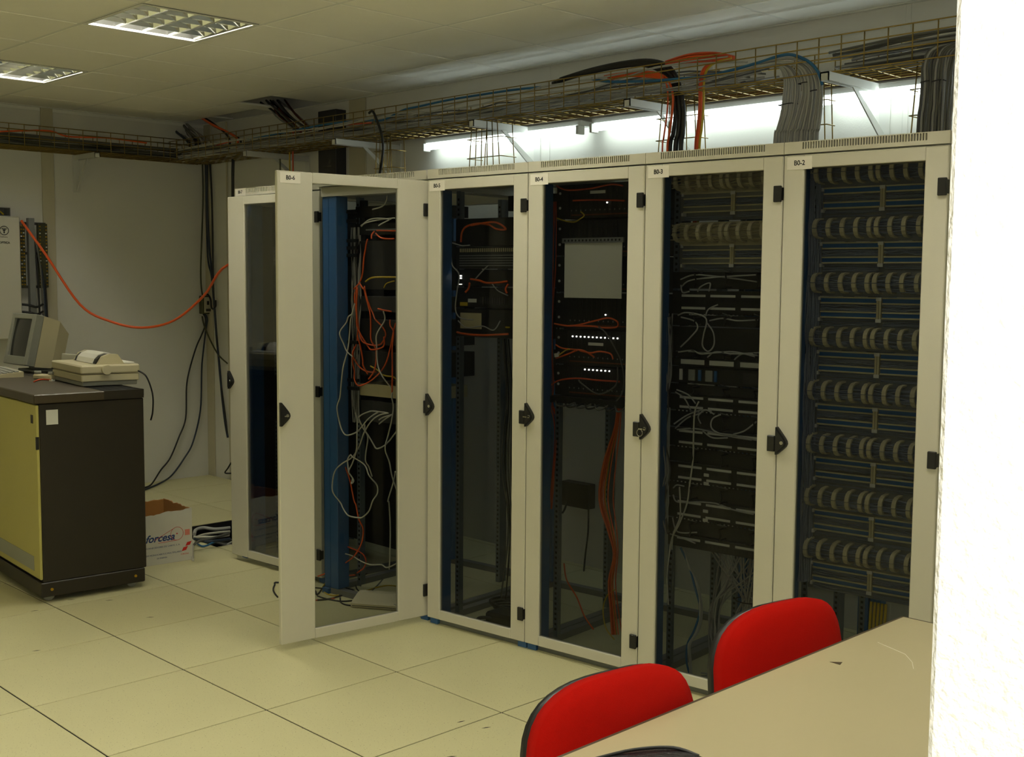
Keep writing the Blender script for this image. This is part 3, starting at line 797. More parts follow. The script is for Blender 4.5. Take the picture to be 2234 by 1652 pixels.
riser('fan of black and brown cables rising through the open ceiling cell', (612, 228, 690), (640, 286, 685), 1.10, 12, ['cable_black', 'cable_dgrey', 'cable_grey_b', 'copper'], .007)
riser('grey cable bunch rising to the ceiling in the corner of the room', (408, 266, 470), (412, 312, 452), 1.12, 10, ['cable_dgrey', 'cable_grey_b', 'cable_navy', 'cable_grey'], .012)
riser('black and orange cable pair rising to the ceiling near the corner', (496, 256, 514), (505, 300, 513), 1.10, 3, ['cable_black', 'cable_orange', 'cable_black'], .008)
vd = MB().box(-2.60, -2.40, Y1 - .085, Y1, 1.2, 2.66, c=.003); tag(vd.build('vertical_duct', 'dark_grey'), 'dark grey vertical duct on the back wall behind the tray', 'duct')
for k, (px, m, l) in enumerate(((612, 'cable_olive', 'thin olive cable hanging from the tray left of the grey duct'), (633, 'cable_yellow', 'thin yellow cable hanging from the tray beside the grey duct'), (640, 'cable_orange_b', 'thin orange cable hanging from the tray beside the grey duct'))):
    a = on_y(px, 318, 1.10); MB
    cable('hanging_cable', [a + Vector((0, 0, .1)), a, on_y(px - 1, 350, 1.10), Vector((a.x, 1.10, 1.85))], .005, m, l)
cable('hanging_cable', [on_y(509, 330, 1.12), on_y(508, 380, 1.12), on_y(508, 430, 1.12), on_y(508, 600, 1.12)], .011, 'cable_black', 'thick black cable hanging from the tray behind the cabinet labelled B0-7')

# ================================================================ inside the cabinets
FY_ = .145                                             # rack face (row-frame depth of the front rails)
def unit(no, name, label, cat, group=None):
    return thing(name, label, cat, CM[no], group)
def ears(no):
    w = {6: .735, 7: .79}.get(no, CW); return (w - .483) / 2, w - (w - .483) / 2
def chassis(no, name, label, cat, z0, z1, m='black_panel', depth=.30, group=None, front=None):
    a, b = ears(no); t = unit(no, name, label, cat, group)
    MB().box(a + .024, b - .024, FY_ - .001, FY_ + depth, z0 + .001, z1 - .001).build('body', m, t)
    MB().box(a, b, FY_ - .006, FY_ - .001, z0 + .001, z1 - .001, c=.001).build('front_panel', front or m, t)
    return t
# ---- ring panel + connection block (B0-2, B0-3)
RX = [.078 + v for v in (0, .050, .101, .150, .197, .223, .270, .317, .367, .414)]
ring_src = {}
def ring_panel(no, zt, label, group, m='ring_cream', plate='grey_metal', wires='jumper', seed=0):
    t = unit(no, 'ring_organizer', label, 'cable ring panel', group); rr = random.Random(seed)
    MB().box(.0435, .5265, FY_ + .004, FY_ + .008, zt - .082, zt + .004).build('back_plate', plate, t)
    prof = []
    for s in range(9):
        a = math.pi / 2 - math.pi * s / 8; prof.append((FY_ + .004 - .064 * math.cos(a) ** .6 if math.cos(a) > 1e-6 else FY_ + .004, .036 * math.sin(a)))
    inner = [(FY_ + .004 - (FY_ + .004 - y) * .86, z * .84) for y, z in prof]
    for x in RX:
        for half in (0, 1):
            o_ = prof[:5] if half == 0 else prof[4:]; i_ = inner[:5] if half == 0 else inner[4:]
            key = (half, m)
            if key not in ring_src:
                dz = .0012 if half == 0 else -.0012
                q = MB(); n = len(o_)
                vs = [(-.0072, y, z + dz) for y, z in o_] + [(-.0072, y, z + dz) for y, z in i_] + [(.0072, y, z + dz) for y, z in o_] + [(.0072, y, z + dz) for y, z in i_]
                fs = []
                for k in range(n - 1):
                    fs += [(k, k + 1, n + k + 1, n + k), (2 * n + k, 3 * n + k, 3 * n + k + 1, 2 * n + k + 1), (k, 2 * n + k, 2 * n + k + 1, k + 1), (n + k, n + k + 1, 3 * n + k + 1, 3 * n + k)]
                fs += [(0, n, 3 * n, 2 * n), (n - 1, 3 * n - 1, 4 * n - 1, 2 * n - 1)]
                q.add(vs, fs)
                ring_src[key] = q.build('ring', m, t, (x, 0, zt - .036))
            else: share(ring_src[key], 'ring', t, (x, 0, zt - .036))
    wq = MB()
    for k in range(13):
        z = zt - .01 - .055 * rr.random(); y = FY_ - .002 - .040 * rr.random()
        wq.tube([(.05 + .46 * i / 11, y + rr.uniform(-.005, .005), z + rr.uniform(-.006, .006)) for i in range(12)], .0021, 4, caps=False)
    stuff(wq.build('jumper_wire', wires, t))
    return t
def block_panel(no, zt, label, group, blue='block_blue', beige='cream_block', seed=0):
    t = unit(no, 'connection_block', label, 'connection block', group); rr = random.Random(seed)
    MB().box(.0435, .5265, FY_ + .012, FY_ + .016, zt - .104, zt).build('back_plate', 'grey_metal', t)
    for xa, xb in ((.088, .292), (.312, .5265)):
        for za, zb in ((0, .005), (.019, .024), (.050, .055), (.069, .074)):
            MB().box(xa, xb, FY_ - .012, FY_ + .012, zt - zb, zt - za).build('rail_strip', beige, t)
        for za, zb in ((.005, .019), (.055, .069)):
            MB().box(xa, xb, FY_ - .006, FY_ + .012, zt - zb, zt - za).build('contact_strip', blue, t)
        wq = MB()
        for k in range(10):
            z = zt - rr.uniform(.025, .049); wq.tube([(xa + (xb - xa) * i / 8, FY_ - .004 + rr.uniform(-.006, .006), z + rr.uniform(-.004, .004)) for i in range(9)], .002, 4, caps=False)
        for k in range(6):
            z = zt - rr.uniform(.077, .10); wq.tube([(xa + (xb - xa) * i / 6, FY_ + .002 + rr.uniform(-.004, .004), z + rr.uniform(-.002, .002)) for i in range(7)], .002, 4, caps=False)
        stuff(wq.build('jumper_wire', 'jumper', t))
    for x in (.294, .303): MB().box(x, x + .007, FY_ - .014, FY_ + .012, zt - .074, zt).build('divider', beige, t)
    for z in (.0, .074): MB().box(.2925, .3115, FY_ - .016, FY_ - .013, zt - z - .012, zt - z).build('fixing_plate', 'white_label', t)
    for z in (.0, .074): MB().box(.080, .088, FY_ - .012, FY_ + .012, zt - z - .012, zt - z).build('end_block', 'white_label', t)
    return t
for r in range(8):
    zt = 1.966 - .1895 * r
    ring_panel(2, zt, 'row of cream cable rings in the cabinet labelled B0-2', 'ring panels in cabinet B0-2', seed=r)
    block_panel(2, zt - .084, 'blue and cream connection block in the cabinet labelled B0-2', 'connection blocks in cabinet B0-2', seed=r + 50)
wq = MB(); rr = random.Random(3)
for k in range(34):
    x = rr.uniform(.046, .078); y = rr.uniform(.10, .15)
    wq.tube([(x + rr.uniform(-.007, .007), y + rr.uniform(-.008, .008), 1.93 - 1.45 * i / 14) for i in range(15)], .0023, 4, caps=False)
t = unit(2, 'jumper_bundle', 'vertical bunch of grey jumper wires beside the cable rings', 'wires'); stuff(wq.build('jumper_wire', 'jumper', t))
for k in range(5):
    o = MB().tube(smooth_path([(.30 + .013 * k, .16, .44), (.302 + .013 * k, .15, .30), (.31 + .012 * k, .17, .15), (.32 + .012 * k, .20, .04)], 4), .0055, 6).build('yellow_cable', 'cable_yellow', None, CM[2])
    tag(o, 'yellow cable hanging below the lowest connection block', 'cable', 'yellow cables in cabinet B0-2')

# ---- B0-3
for r, zt in enumerate((1.966, 1.772)):
    ring_panel(3, zt, ['cream cable ring row at the top of the cabinet labelled B0-3', 'cream cable ring row between two cream connection blocks'][r], 'ring panels in cabinet B0-3', plate='cream_block', wires='cream_block', seed=20 + r)
    block_panel(3, zt - .080, ['cream connection block between two cable ring rows', 'cream connection block just above the black patch panels'][r], 'connection blocks in cabinet B0-3', blue='grey_metal', seed=30 + r)
def patch_panel(no, z0, z1, strips, label, group, splits=((.086, .190), (.212, .318), (.342, .452), (.468, .520)), boxes=()):
    t = chassis(no, 'patch_bay', label, 'patch panel', z0, z1, 'black_panel', .05, group)
    for z in strips:
        for xa, xb in splits: MB().box(xa, xb, FY_ - .0075, FY_ - .006, z - .0045, z + .0045).build('label_strip', 'white_label', t)
        q = MB(); x = .07
        while x < .50: q.box(x, x + .010, FY_ - .0066, FY_ - .006, z - .024, z - .012); x += .0175
        stuff(q.build('socket', 'black_matte', t))
    for (xa, xb, z) in boxes: MB().box(xa, xb, FY_ - .0075, FY_ - .006, z - .006, z + .006).build('label_box', 'white_label', t)
    return t
def manager(no, z0, z1, label, group, hooks=(.17, .30, .43)):
    a, b = ears(no); t = unit(no, 'cable_manager', label, 'cable manager', group)
    MB().box(a, b, FY_ - .004, FY_, z0, z1).build('plate', 'black_panel', t)
    for x in hooks:
        x += a - .0435; MB().tube([(x, FY_ - .004, z1 - .006), (x, FY_ - .055, z1 - .006), (x + .01, FY_ - .06, (z0 + z1) / 2), (x, FY_ - .055, z0 + .006), (x, FY_ - .004, z0 + .006)], .0035, 5).build('hook', 'black_plastic', t)
        MB().tube([(x + .004, FY_ - .006, z1 - .002), (x - .006, FY_ - .058, z1 + .012)], .0022, 4).build('hook_wire', 'grey_metal', t)
    return t
G3 = 'patch panels in cabinet B0-3'; G3m = 'cable managers in cabinet B0-3'
LP3 = 'black patch panel with white label strips in the cabinet labelled B0-3'; LM3 = 'black hooked cable manager in the cabinet labelled B0-3'
manager(3, 1.525, 1.588, 'black hooked cable manager just below the cream connection block', G3m)
patch_panel(3, 1.428, 1.518, (1.498, 1.451), LP3, G3)
manager(3, 1.384, 1.424, LM3, G3m)
chassis(3, 'network_switch', 'plain black unit in the cabinet labelled B0-3, above the boxed label strip', 'network unit', 1.284, 1.380)
manager(3, 1.262, 1.282, LM3, G3m)
t = chassis(3, 'patch_bay', 'black panel with three large white label boxes', 'patch panel', 1.228, 1.260, depth=.05)
for xa, xb in ((.088, .192), (.214, .318), (.345, .445)): MB().box(xa, xb, FY_ - .0075, FY_ - .006, 1.236, 1.254).build('label_box', 'white_label', t)
t = chassis(3, 'network_switch', 'black switch with grey and blue plug modules', 'network unit', 1.162, 1.226)
for x, w_, m in ((.085, .012, 'white_label'), (.125, .028, 'grey_plastic'), (.168, .012, 'block_blue'), (.20, .030, 'grey_plastic'), (.238, .010, 'block_blue'), (.36, .12, 'dark_grey')):
    MB().box(x, x + w_, FY_ - .012, FY_ - .006, 1.174, 1.216).build('plug_module', m, t)
manager(3, 1.122, 1.158, LM3, G3m)
patch_panel(3, 1.056, 1.118, (1.107, 1.070), LP3, G3)
manager(3, .992, 1.052, LM3, G3m)
patch_panel(3, .916, .988, (.976, .932), LP3, G3)
manager(3, .856, .912, LM3, G3m)
patch_panel(3, .778, .852, (.839, .794), LP3, G3, boxes=((.200, .222, .815), (.200, .222, .768 + .014)))
manager(3, .716, .774, LM3, G3m)
patch_panel(3, .634, .712, (.699, .650), LP3, G3, boxes=((.200, .222, .675), (.200, .222, .640)))
manager(3, .575, .630, LM3, G3m)
patch_panel(3, .520, .572, (.556,), 'lowest black patch panel, above the hanging grey cable fan', G3)

def cpx(pts, y): return [on_c(a, b, y) for a, b in pts]
def ccable(no, pts, y, r, m, label, group=None, dz=None):
    q = cpx(pts, y)
    rn = random.Random(int(pts[0][0] * 7 + pts[0][1]))
    q = [p + MC.to_3x3() @ Vector((0, rn.uniform(-.012, .012), 0)) for p in q]
    return cable('patch_cable' if r < .005 else 'loose_cable', q, r, m, label, group)
L3 = 'grey patch cable looped between the black panels of cabinet B0-3'; g3 = 'patch cables in cabinet B0-3'
c3 = [[(1483, 610), (1510, 600), (1550, 602), (1600, 608), (1650, 615)], [(1484, 625), (1505, 612), (1560, 605), (1652, 600)],
      [(1485, 622), (1490, 638), (1505, 636)], [(1520, 636), (1530, 625), (1548, 618), (1548, 636)],
      [(1480, 688), (1500, 682), (1530, 688), (1545, 700), (1538, 730), (1531, 755), (1545, 767), (1558, 752), (1558, 725), (1542, 705)],
      [(1545, 700), (1575, 695), (1610, 700), (1655, 698)], [(1542, 690), (1546, 675), (1565, 665)], [(1488, 692), (1510, 700), (1525, 715), (1510, 735), (1485, 757)],
      [(1482, 768), (1510, 765), (1530, 772), (1560, 770), (1600, 768), (1650, 778)], [(1540, 780), (1560, 768), (1600, 772), (1655, 770)], [(1600, 785), (1620, 772), (1655, 776)],
      [(1478, 850), (1500, 862), (1520, 880)], [(1474, 855), (1495, 870), (1510, 895)], [(1472, 925), (1500, 905), (1530, 895), (1550, 898)], [(1472, 935), (1500, 912), (1530, 902)],
      [(1526, 925), (1524, 908), (1540, 895), (1555, 905)], [(1570, 905), (1553, 915), (1555, 935), (1580, 950), (1640, 960)],
      [(1475, 938), (1520, 935), (1560, 945), (1600, 950), (1650, 962)], [(1535, 940), (1555, 955), (1590, 955)], [(1600, 948), (1625, 940), (1650, 920)],
      [(1468, 1065), (1478, 1058), (1490, 1062)], [(1468, 1080), (1480, 1095), (1520, 1096), (1560, 1100), (1600, 1112), (1645, 1122)], [(1462, 1165), (1490, 1172), (1520, 1185)], [(1466, 1130), (1480, 1160), (1520, 1162)]]
for p_ in c3: ccable(3, p_, .105, .0030, 'cable_grey', L3, g3)
ccable(3, [(1526, 876), (1518, 900), (1513, 950), (1509, 1000), (1504, 1050), (1497, 1100), (1482, 1145), (1466, 1172), (1461, 1210), (1458, 1260), (1457, 1320)], .085, .0034, 'cable_white', 'long pale cable hanging in front of the black patch panels')
ccable(3, [(1484, 1062), (1486, 1100), (1484, 1130), (1470, 1165), (1462, 1200)], .085, .0032, 'cable_white', 'short pale cable meeting the long pale cable in cabinet B0-3')
t = unit(3, 'cable_bundle', 'slack vertical run of grey cables at the side of the patch panels in B0-3', 'cable bundle'); rr = random.Random(9)
for k in range(16):
    x = rr.uniform(.015, .055); y = rr.uniform(.08, .16)
    MB().tube(smooth_path([(x + rr.uniform(-.018, .018), y + rr.uniform(-.01, .01), 1.42 - .85 * i / 7 + rr.uniform(-.01, .01)) for i in range(8)], 3), .0030, 5, caps=False).build('cable_strand', 'cable_grey' if k % 3 else 'cable_dgrey', t)
# hanging fan below the panels
t = unit(3, 'cable_fan', 'fan of grey cables hanging below the patch panels of cabinet B0-3', 'cable bundle'); rr = random.Random(4)
for k in range(44):
    g_ = k % 4; xt = .17 + .33 * rr.random(); yt = .20 + .05 * rr.random()
    xc = (.20, .33, .36, .40)[g_] + rr.uniform(-.03, .03); bx = (.22, .31, .33, .36)[g_] + rr.uniform(-.035, .035)
    MB().tube(smooth_path([(xt, yt, .52), (xt * .5 + xc * .5, yt + .01, .40), (xc, yt + .03, .28), (xc + rr.uniform(-.015, .015), yt + .03, .16), (bx, yt + .02, .02), (bx + rr.uniform(-.05, .03), yt - .05 + rr.uniform(-.04, .04), .006)], 4), .0030, 5, caps=False).build('cable_strand', 'cable_grey' if k % 3 else 'cable_grey_b', t)
for (x, z, w_) in ((.35, .33, .055), (.36, .20, .045)):
    MB().tube([(x + math.cos(i * math.pi / 8) * w_, .245 + math.sin(i * math.pi / 8) * .05, z) for i in range(16)], .002, 5, closed=True).build('cable_tie', 'tie_black', t)
for k, (m, l) in enumerate((('cable_blue', 'blue cable beside the hanging grey cable fan'), ('cable_white', 'pale cable beside the hanging grey cable fan'), ('cable_grey', 'mid grey cable curving past the hanging grey cable fan'))):
    ccable(3, [(1485 + k * 3, 1195), (1500 + k * 3, 1235), (1517 + k * 3, 1275), (1524 + k * 3, 1330), (1514 + k * 4, 1375), (1500 + k * 4, 1405), (1496 + k * 5, 1440), (1500 + k * 5, 1470)], .17 + .006 * k, .0042, m, l)

# ---- B0-4
us = [(1.805, 1.945), (1.655, 1.800), (1.505, 1.650), (1.355, 1.500), (1.205, 1.350), (1.075, 1.200)]
LB = ['topmost black modem chassis behind the glass of B0-4', 'black modem chassis above the sheet of paper', 'black modem chassis behind the sheet of paper', 'black modem chassis just below the sheet of paper', 'black modem chassis with a long row of lit lamps', 'lowest black modem chassis with a short row of lit lamps']
for k, (z0, z1) in enumerate(us):
    t = chassis(4, 'modem_chassis', LB[k], 'modem rack', z0, z1, 'black_matte', .30, 'modem chassis in cabinet B0-4')
    q = MB()
    for i in range(17): q.box(.11 + i * .024, .1105 + i * .024, FY_ - .0075, FY_ - .006, z0 + .006, z1 - .006)
    stuff(q.build('card_edge', 'dark_grey', t))
    q = MB()
    for i in range(17): q.box(.118 + i * .024, .123 + i * .024, FY_ - .0072, FY_ - .006, z0 + .03, z0 + .036)
    stuff(q.build('dark_lamp', 'grey_metal', t))
    MB().cyl((.062, FY_ - .009, z0 + .045), (.062, FY_ - .006, z0 + .045), .0055, 10).build('screw', 'white_label', t); MB().cyl((.062, FY_ - .009, z1 - .035), (.062, FY_ - .006, z1 - .035), .0055, 10).build('screw', 'white_label', t)
    MB().box(.0, .36, FY_ - .0075, FY_ - .006, z0 + .012, z0 + .017).build('red_stripe', 'copper', t, (.12, 0, 0))
    lamps = {4: [.135 + i * .0205 for i in range(12)], 5: [.20 + i * .0205 for i in range(7)]}.get(k, [.30] if k != 2 else [])
    for x in lamps: MB().cyl((x, FY_ - .010, (1.322 if k == 4 else 1.188) if k > 3 else z0 + .06), (x, FY_ - .006, (1.322 if k == 4 else 1.188) if k > 3 else z0 + .06), .0032, 8).build('lamp', 'led', t)
    if k in (0, 4): MB().box(.215, .29, FY_ - .0078, FY_ - .006, z1 - .062 + (.0 if k else .02), z1 - .050 + (.0 if k else .02)).build('label_strip', 'white_label', t)
MB().box(.055, .34, FY_ - .045, FY_ - .043, 1.478, 1.700).build('paper', 'white_paper', None, CM[4] @ Matrix.Translation((.062, 0, .004)))
pa = bpy.data.objects['paper']; tag(pa, 'blank white sheet of paper hung inside the cabinet labelled B0-4', 'paper')
t = unit(4, 'punched_strip', 'grey punched metal strip holding the sheet of paper', 'strip')
MB().box(.108, .412, FY_ - .052, FY_ - .042, 1.704, 1.724).build('strip', 'grey_metal', t)
q = MB()
for i in range(16): q.box(.12 + i * .018, .127 + i * .018, FY_ - .0528, FY_ - .052, 1.710, 1.718)
stuff(q.build('punched_hole', 'black_matte', t))
g4 = 'orange fibre cables among the modem chassis'; l4 = 'orange fibre cable across the black modem chassis'
for p_, m in (([(1212, 706), (1240, 711), (1260, 709), (1297, 700), (1330, 694), (1346, 702), (1342, 714), (1318, 715), (1290, 712), (1255, 711)], 'cable_orange'),
              ([(1212, 752), (1225, 760), (1250, 763), (1275, 765), (1290, 775), (1296, 780)], 'cable_orange'),
              ([(1210, 782), (1228, 777), (1243, 770), (1262, 764)], 'cable_orange'), ([(1266, 765), (1290, 770), (1310, 767), (1328, 772), (1338, 783)], 'cable_orange'),
              ([(1196, 848), (1212, 835), (1230, 828), (1260, 826), (1300, 830), (1350, 833)], 'cable_orange_b'), ([(1210, 405), (1240, 415), (1290, 412), (1330, 402), (1356, 405)], 'cable_orange_b'),
              ([(1252, 438), (1290, 436), (1340, 437), (1362, 438)], 'cable_orange_b')):
    ccable(4, p_, .115, .0034, m, l4, g4)
ccable(4, [(1212, 476), (1230, 482), (1250, 484), (1268, 478), (1276, 470), (1270, 462)], .11, .003, 'cable_yellow', 'yellow cable curled above the sheet of paper')
ccable(4, [(1222, 775), (1230, 765), (1240, 762)], .11, .003, 'cable_yellow', 'short yellow cable beside a white tag in cabinet B0-4')
for k, x in enumerate((1204, 1208, 1201)):
    ccable(4, [(x + 4, 440), (x + 3, 560), (x + 1, 680), (x - 2, 760), (x - 4, 840), (x - 3, 880), (x + 5, 910), (x + 9, 960), (x + 3, 1050), (x - 2, 1110)], .15 + .006 * k, .0034, 'cable_orange_b', 'brick-orange cable running down beside the modem chassis', 'brick-orange riser cables')
ccable(4, [(1306, 713), (1325, 728), (1345, 760), (1354, 790), (1358, 830), (1356, 860), (1335, 880), (1305, 872)], .105, .0034, 'cable_dgrey', 'grey cable drooping across the lit lamps')
ccable(4, [(1260, 830), (1270, 838), (1305, 860), (1345, 840), (1350, 800)], .10, .0034, 'cable_dgrey', 'grey cable looped below the lit lamps')
MB().box(.0, .022, 0, .0012, 0, .016).build('cable_tag', 'white_card', None, axes(on_c(1210, 780, .10), MC.to_3x3() @ Vector((1, 0, .2)), MC.to_3x3() @ Vector((0, 1, 0))))
tag(bpy.data.objects['cable_tag'], 'small white cable tag on the orange cables', 'tag')
t = unit(4, 'fibre_bunch', 'loose bunch of orange cables hanging below the modem chassis', 'cable bundle'); rr = random.Random(8)
for k in range(13):
    j = rr.uniform(-1, 1); q = cpx([(1352 + j * 4, 860), (1347 + j * 6, 930), (1330 + j * 14, 1010), (1322 + j * 16, 1090), (1336 + j * 10, 1160), (1343 + j * 5, 1210), (1335 + j * 8, 1270), (1340 + j * 9, 1330), (1346 + j * 12, 1385)], .26 + .02 * rr.random())
    MB().tube([MCI @ p - Vector((CW, 0, 0)) for p in smooth_path(q, 4)], .003, 5, caps=False).build('cable_strand', 'cable_yellow' if k == 5 else ('cable_orange' if k % 3 else 'cable_orange_b'), t)
ccable(4, [(1228, 1230), (1238, 1265), (1255, 1305), (1275, 1345), (1292, 1375)], .30, .0034, 'cable_orange', 'single orange cable slanting to the floor of cabinet B0-4')
ccable(4, [(1345, 1285), (1322, 1300), (1314, 1330), (1322, 1370), (1342, 1395)], .27, .003, 'cable_yellow', 'yellow loop at the foot of the orange cable bunch')
t = unit(4, 'cable_shelf', 'black shelf of slack cables under the lowest modem chassis', 'shelf'); MB().box(.0435, .5265, .10, .42, 1.045, 1.072).build('tray_plate', 'black_matte', t)
for k in range(8):
    MB().tube(smooth_path([(.07 + .05 * k, .11, 1.06), (.10 + .05 * k, .085, 1.035), (.15 + .045 * k, .09, 1.04), (.19 + .04 * k, .11, 1.06)], 4), .004, 5).build('slack_cable', 'cable_black' if k % 2 else 'cable_dgrey', t)
b0 = on_y(1230, 1100, 1.30); b1 = on_y(1290, 1058, 1.30)
o = MB().box(b0.x, b1.x, Y1 - .06, Y1, b0.z, b1.z, c=.003).build('socket_trunking', 'brown_dark'); tag(o, 'dark brown socket box on the back wall seen through the glass of B0-4', 'socket box')
cable('hanging_cable', [on_y(1284, 1098, 1.27), on_y(1283, 1160, 1.27), on_y(1276, 1220, 1.24), on_y(1270, 1300, 1.2)], .005, 'cable_black', 'thin black cable below the brown socket box')
cable('hanging_cable', [on_y(1237, 1096, 1.27), on_y(1230, 1115, 1.25), on_y(1222, 1118, 1.22), on_y(1190, 1105, 1.2)], .006, 'cable_black', 'black cable curving out of the brown socket box')

# ---- B0-5
t = chassis(5, 'patch_bay', 'dark unit with an orange cable loop in the cabinet labelled B0-5', 'network unit', 1.700, 1.822, 'black_panel', .10)
MB().box(.0435, .5265, .50, .52, 1.875, 1.945).build('blanking_cover', 'black_matte', None, CM[5]); tag(bpy.data.objects['blanking_cover'], 'black blanking plate at the top rear of cabinet B0-5', 'plate')
t = chassis(5, 'patch_bay', 'grey ribbed patch panel in the cabinet labelled B0-5', 'patch panel', 1.600, 1.698, 'dark_grey', .06)
for k in range(5): MB().box(.07, .515, FY_ - .011, FY_ - .006, 1.612 + k * .011, 1.617 + k * .011).build('rib', 'grey_metal', t)
q = MB()
for k in range(40): q.box(.07 + k * .011, .074 + k * .011, FY_ - .009, FY_ - .006, 1.674, 1.690)
stuff(q.build('pin', 'cream_block', t))
t = chassis(5, 'network_hub', 'black hub with two bright lamps in the cabinet labelled B0-5', 'network unit', 1.522, 1.598, 'black_panel', .28)
for x in (.066, .075):
    for z in (1.556, 1.566): MB().box(x, x + .006, FY_ - .008, FY_ - .006, z, z + .006).build('lamp', 'led', t)
MB().box(.066, .082, FY_ - .008, FY_ - .006, 1.530, 1.533).build('lamp', 'led', t)
t = chassis(5, 'network_hub', 'black hub with white and yellow labels in the cabinet labelled B0-5', 'network unit', 1.428, 1.518, 'black_panel', .28)
for x, w_, z, m in ((.12, .05, 1.452, 'white_label'), (.43, .05, 1.445, 'white_label'), (.072, .045, 1.436, 'cable_yellow')): MB().box(x, x + w_, FY_ - .008, FY_ - .006, z, z + .016).build('label_box', m, t)
q = MB()
for k in range(16): q.box(.19 + k * .014, .199 + k * .014, FY_ - .008, FY_ - .006, 1.446, 1.476)
stuff(q.build('socket', 'dark_grey', t))
t = chassis(5, 'network_unit', 'dark grey unit with a beige panel, lowest in the stack of B0-5', 'network unit', 1.298, 1.424, 'black_panel', .30)
MB().box(.075, .20, FY_ - .009, FY_ - .006, 1.335, 1.405).build('cover_plate', 'cream_block', t)
MB().box(.34, .365, FY_ - .009, FY_ - .006, 1.345, 1.351).build('label_box', 'cable_yellow', t)
l5 = 'orange fibre cable across the dark units of B0-5'; g5 = 'orange fibre cables in cabinet B0-5'
for p_ in ([(1002, 528), (1006, 508), (1018, 495), (1040, 488), (1062, 490), (1085, 500), (1100, 500), (1090, 488), (1070, 485), (1030, 492)], [(1024, 609), (1045, 612), (1060, 617), (1085, 617), (1108, 614)], [(1028, 618), (1020, 630), (1014, 638)], [(1108, 620), (1104, 630), (1106, 640)], [(996, 725), (1015, 728), (1040, 731), (1070, 731), (1108, 729)]):
    ccable(5, p_, .115, .0046, 'cable_orange', l5, g5)
for p_, l in (([(984, 560), (990, 580), (998, 600), (996, 640), (994, 675), (1002, 694), (1030, 698)], 'grey cable bending along the side of the dark units in B0-5'), ([(1066, 580), (1050, 592), (1038, 608)], 'short grey cable above the labelled hub'), ([(985, 530), (1005, 536), (1025, 535)], 'grey cable at the ribbed patch panel'), ([(1000, 700), (1020, 715), (1050, 712), (1080, 720), (1090, 700)], 'grey cable draped below the dark units'), ([(1072, 620), (1085, 635), (1105, 645)], 'grey cable crossing the labelled hub')):
    ccable(5, p_, .115, .003, 'cable_grey', l)
for k, (x, z0, z1) in enumerate(((.20, 1.10, 1.24), (.36, 1.10, 1.24))):
    o = MB().box(x, x + .08, .45, .50, z0, z1, c=.003).build('power_supply', 'black_matte', None, CM[5]); tag(o, 'black power supply hanging at the rear of cabinet B0-5', 'power supply', 'power supplies in cabinet B0-5')
o = MB().box(.165, .195, .40, .43, .52, .62, c=.002).build('socket_strip', 'grey_plastic', None, CM[5]); tag(o, 'small grey socket on a rear rail of cabinet B0-5', 'socket')
tf = thing('transformer', 'black transformer block lying on the floor of cabinet B0-5', 'transformer', CM[5])
MB().box(.24, .42, .12, .23, .002, .075, c=.012).build('body', 'black_plastic', tf)
MB().tube(smooth_path([(.30, .14, .05), (.24, .10, .05), (.20, .12, .02), (.22, .18, .01), (.30, .22, .01)], 5), .008, 6).build('lead', 'cable_black', tf)
tf = thing('cable_coil', 'coil of black cable on the floor behind the transformer', 'cable', CM[5])
for k in range(4): MB().tube([(.20 + (.10 + .01 * k) * math.cos(i * math.pi / 8), .38 + (.06 + .01 * k) * math.sin(i * math.pi / 8), .012 + .012 * k) for i in range(16)], .007, 6, closed=True).build('loop', 'cable_black', tf)
for k in range(4):
    o = MB().tube(smooth_path([(.10 + .012 * k, .40, 1.28), (.11 + .012 * k, .42, 1.0), (.09 + .02 * k, .41, .7), (.12 + .01 * k, .43, .4), (.10 + .03 * k, .40, .05)], 4), .004, 5).build('hanging_cable', 'cable_black' if k % 2 else 'cable_dgrey', None, CM[5]); tag(o, 'dark cable hanging between the rear rails of cabinet B0-5', 'cable', 'rear cables in cabinet B0-5')

# ---- B0-6 (open)
Y6 = .13
chassis(6, 'network_unit', 'black tray unit at the top of the open cabinet', 'network unit', 1.845, 1.90, 'black_panel', .30)
chassis(6, 'patch_bay', 'black panel with a bright strip in the open cabinet', 'patch panel', 1.762, 1.818, 'black_panel', .10)
MB().box(.20, .60, FY_ - .008, FY_ - .006, 1.783, 1.790).build('bright_strip', 'grey_metal', bpy.data.objects[[o.name for o in COL.objects if o.name.startswith('patch_bay') and o.get('label', '').startswith('black panel with a bright')][0]])
chassis(6, 'server_unit', 'tall black unit with a grey lip in the open cabinet', 'network unit', 1.500, 1.735, 'black_panel', .40)
chassis(6, 'network_unit', 'dark grey unit under the yellow cables in the open cabinet', 'network unit', 1.395, 1.470, 'dark_grey', .35)
chassis(6, 'network_unit', 'dark unit covered by orange cable loops in the open cabinet', 'network unit', 1.235, 1.360, 'black_panel', .35)
chassis(6, 'network_unit', 'black unit above the beige shelf in the open cabinet', 'network unit', 1.085, 1.205, 'black_matte', .35)
chassis(6, 'modem_shelf', 'beige device on a shelf in the open cabinet', 'device', .985, 1.045, 'cream_block', .30)
chassis(6, 'patch_bay', 'dark ribbed panel where the white cables plug in', 'patch panel', .862, .965, 'dark_grey', .10)
a6, b6 = ears(6)
vg = unit(6, 'cable_guide', 'vertical cable channel with black rings in the open cabinet', 'cable guide')
MB().box(a6 - .005, a6 + .045, .16, .18, .95, 1.93).build('channel', 'dark_grey', vg)
for z in (1.875, 1.83, 1.735, 1.70, 1.665, 1.245, 1.06, 1.02):
    MB().box(a6 - .035, a6 + .05, .10, .115, z - .008, z + .008).build('ring', 'black_plastic', vg)
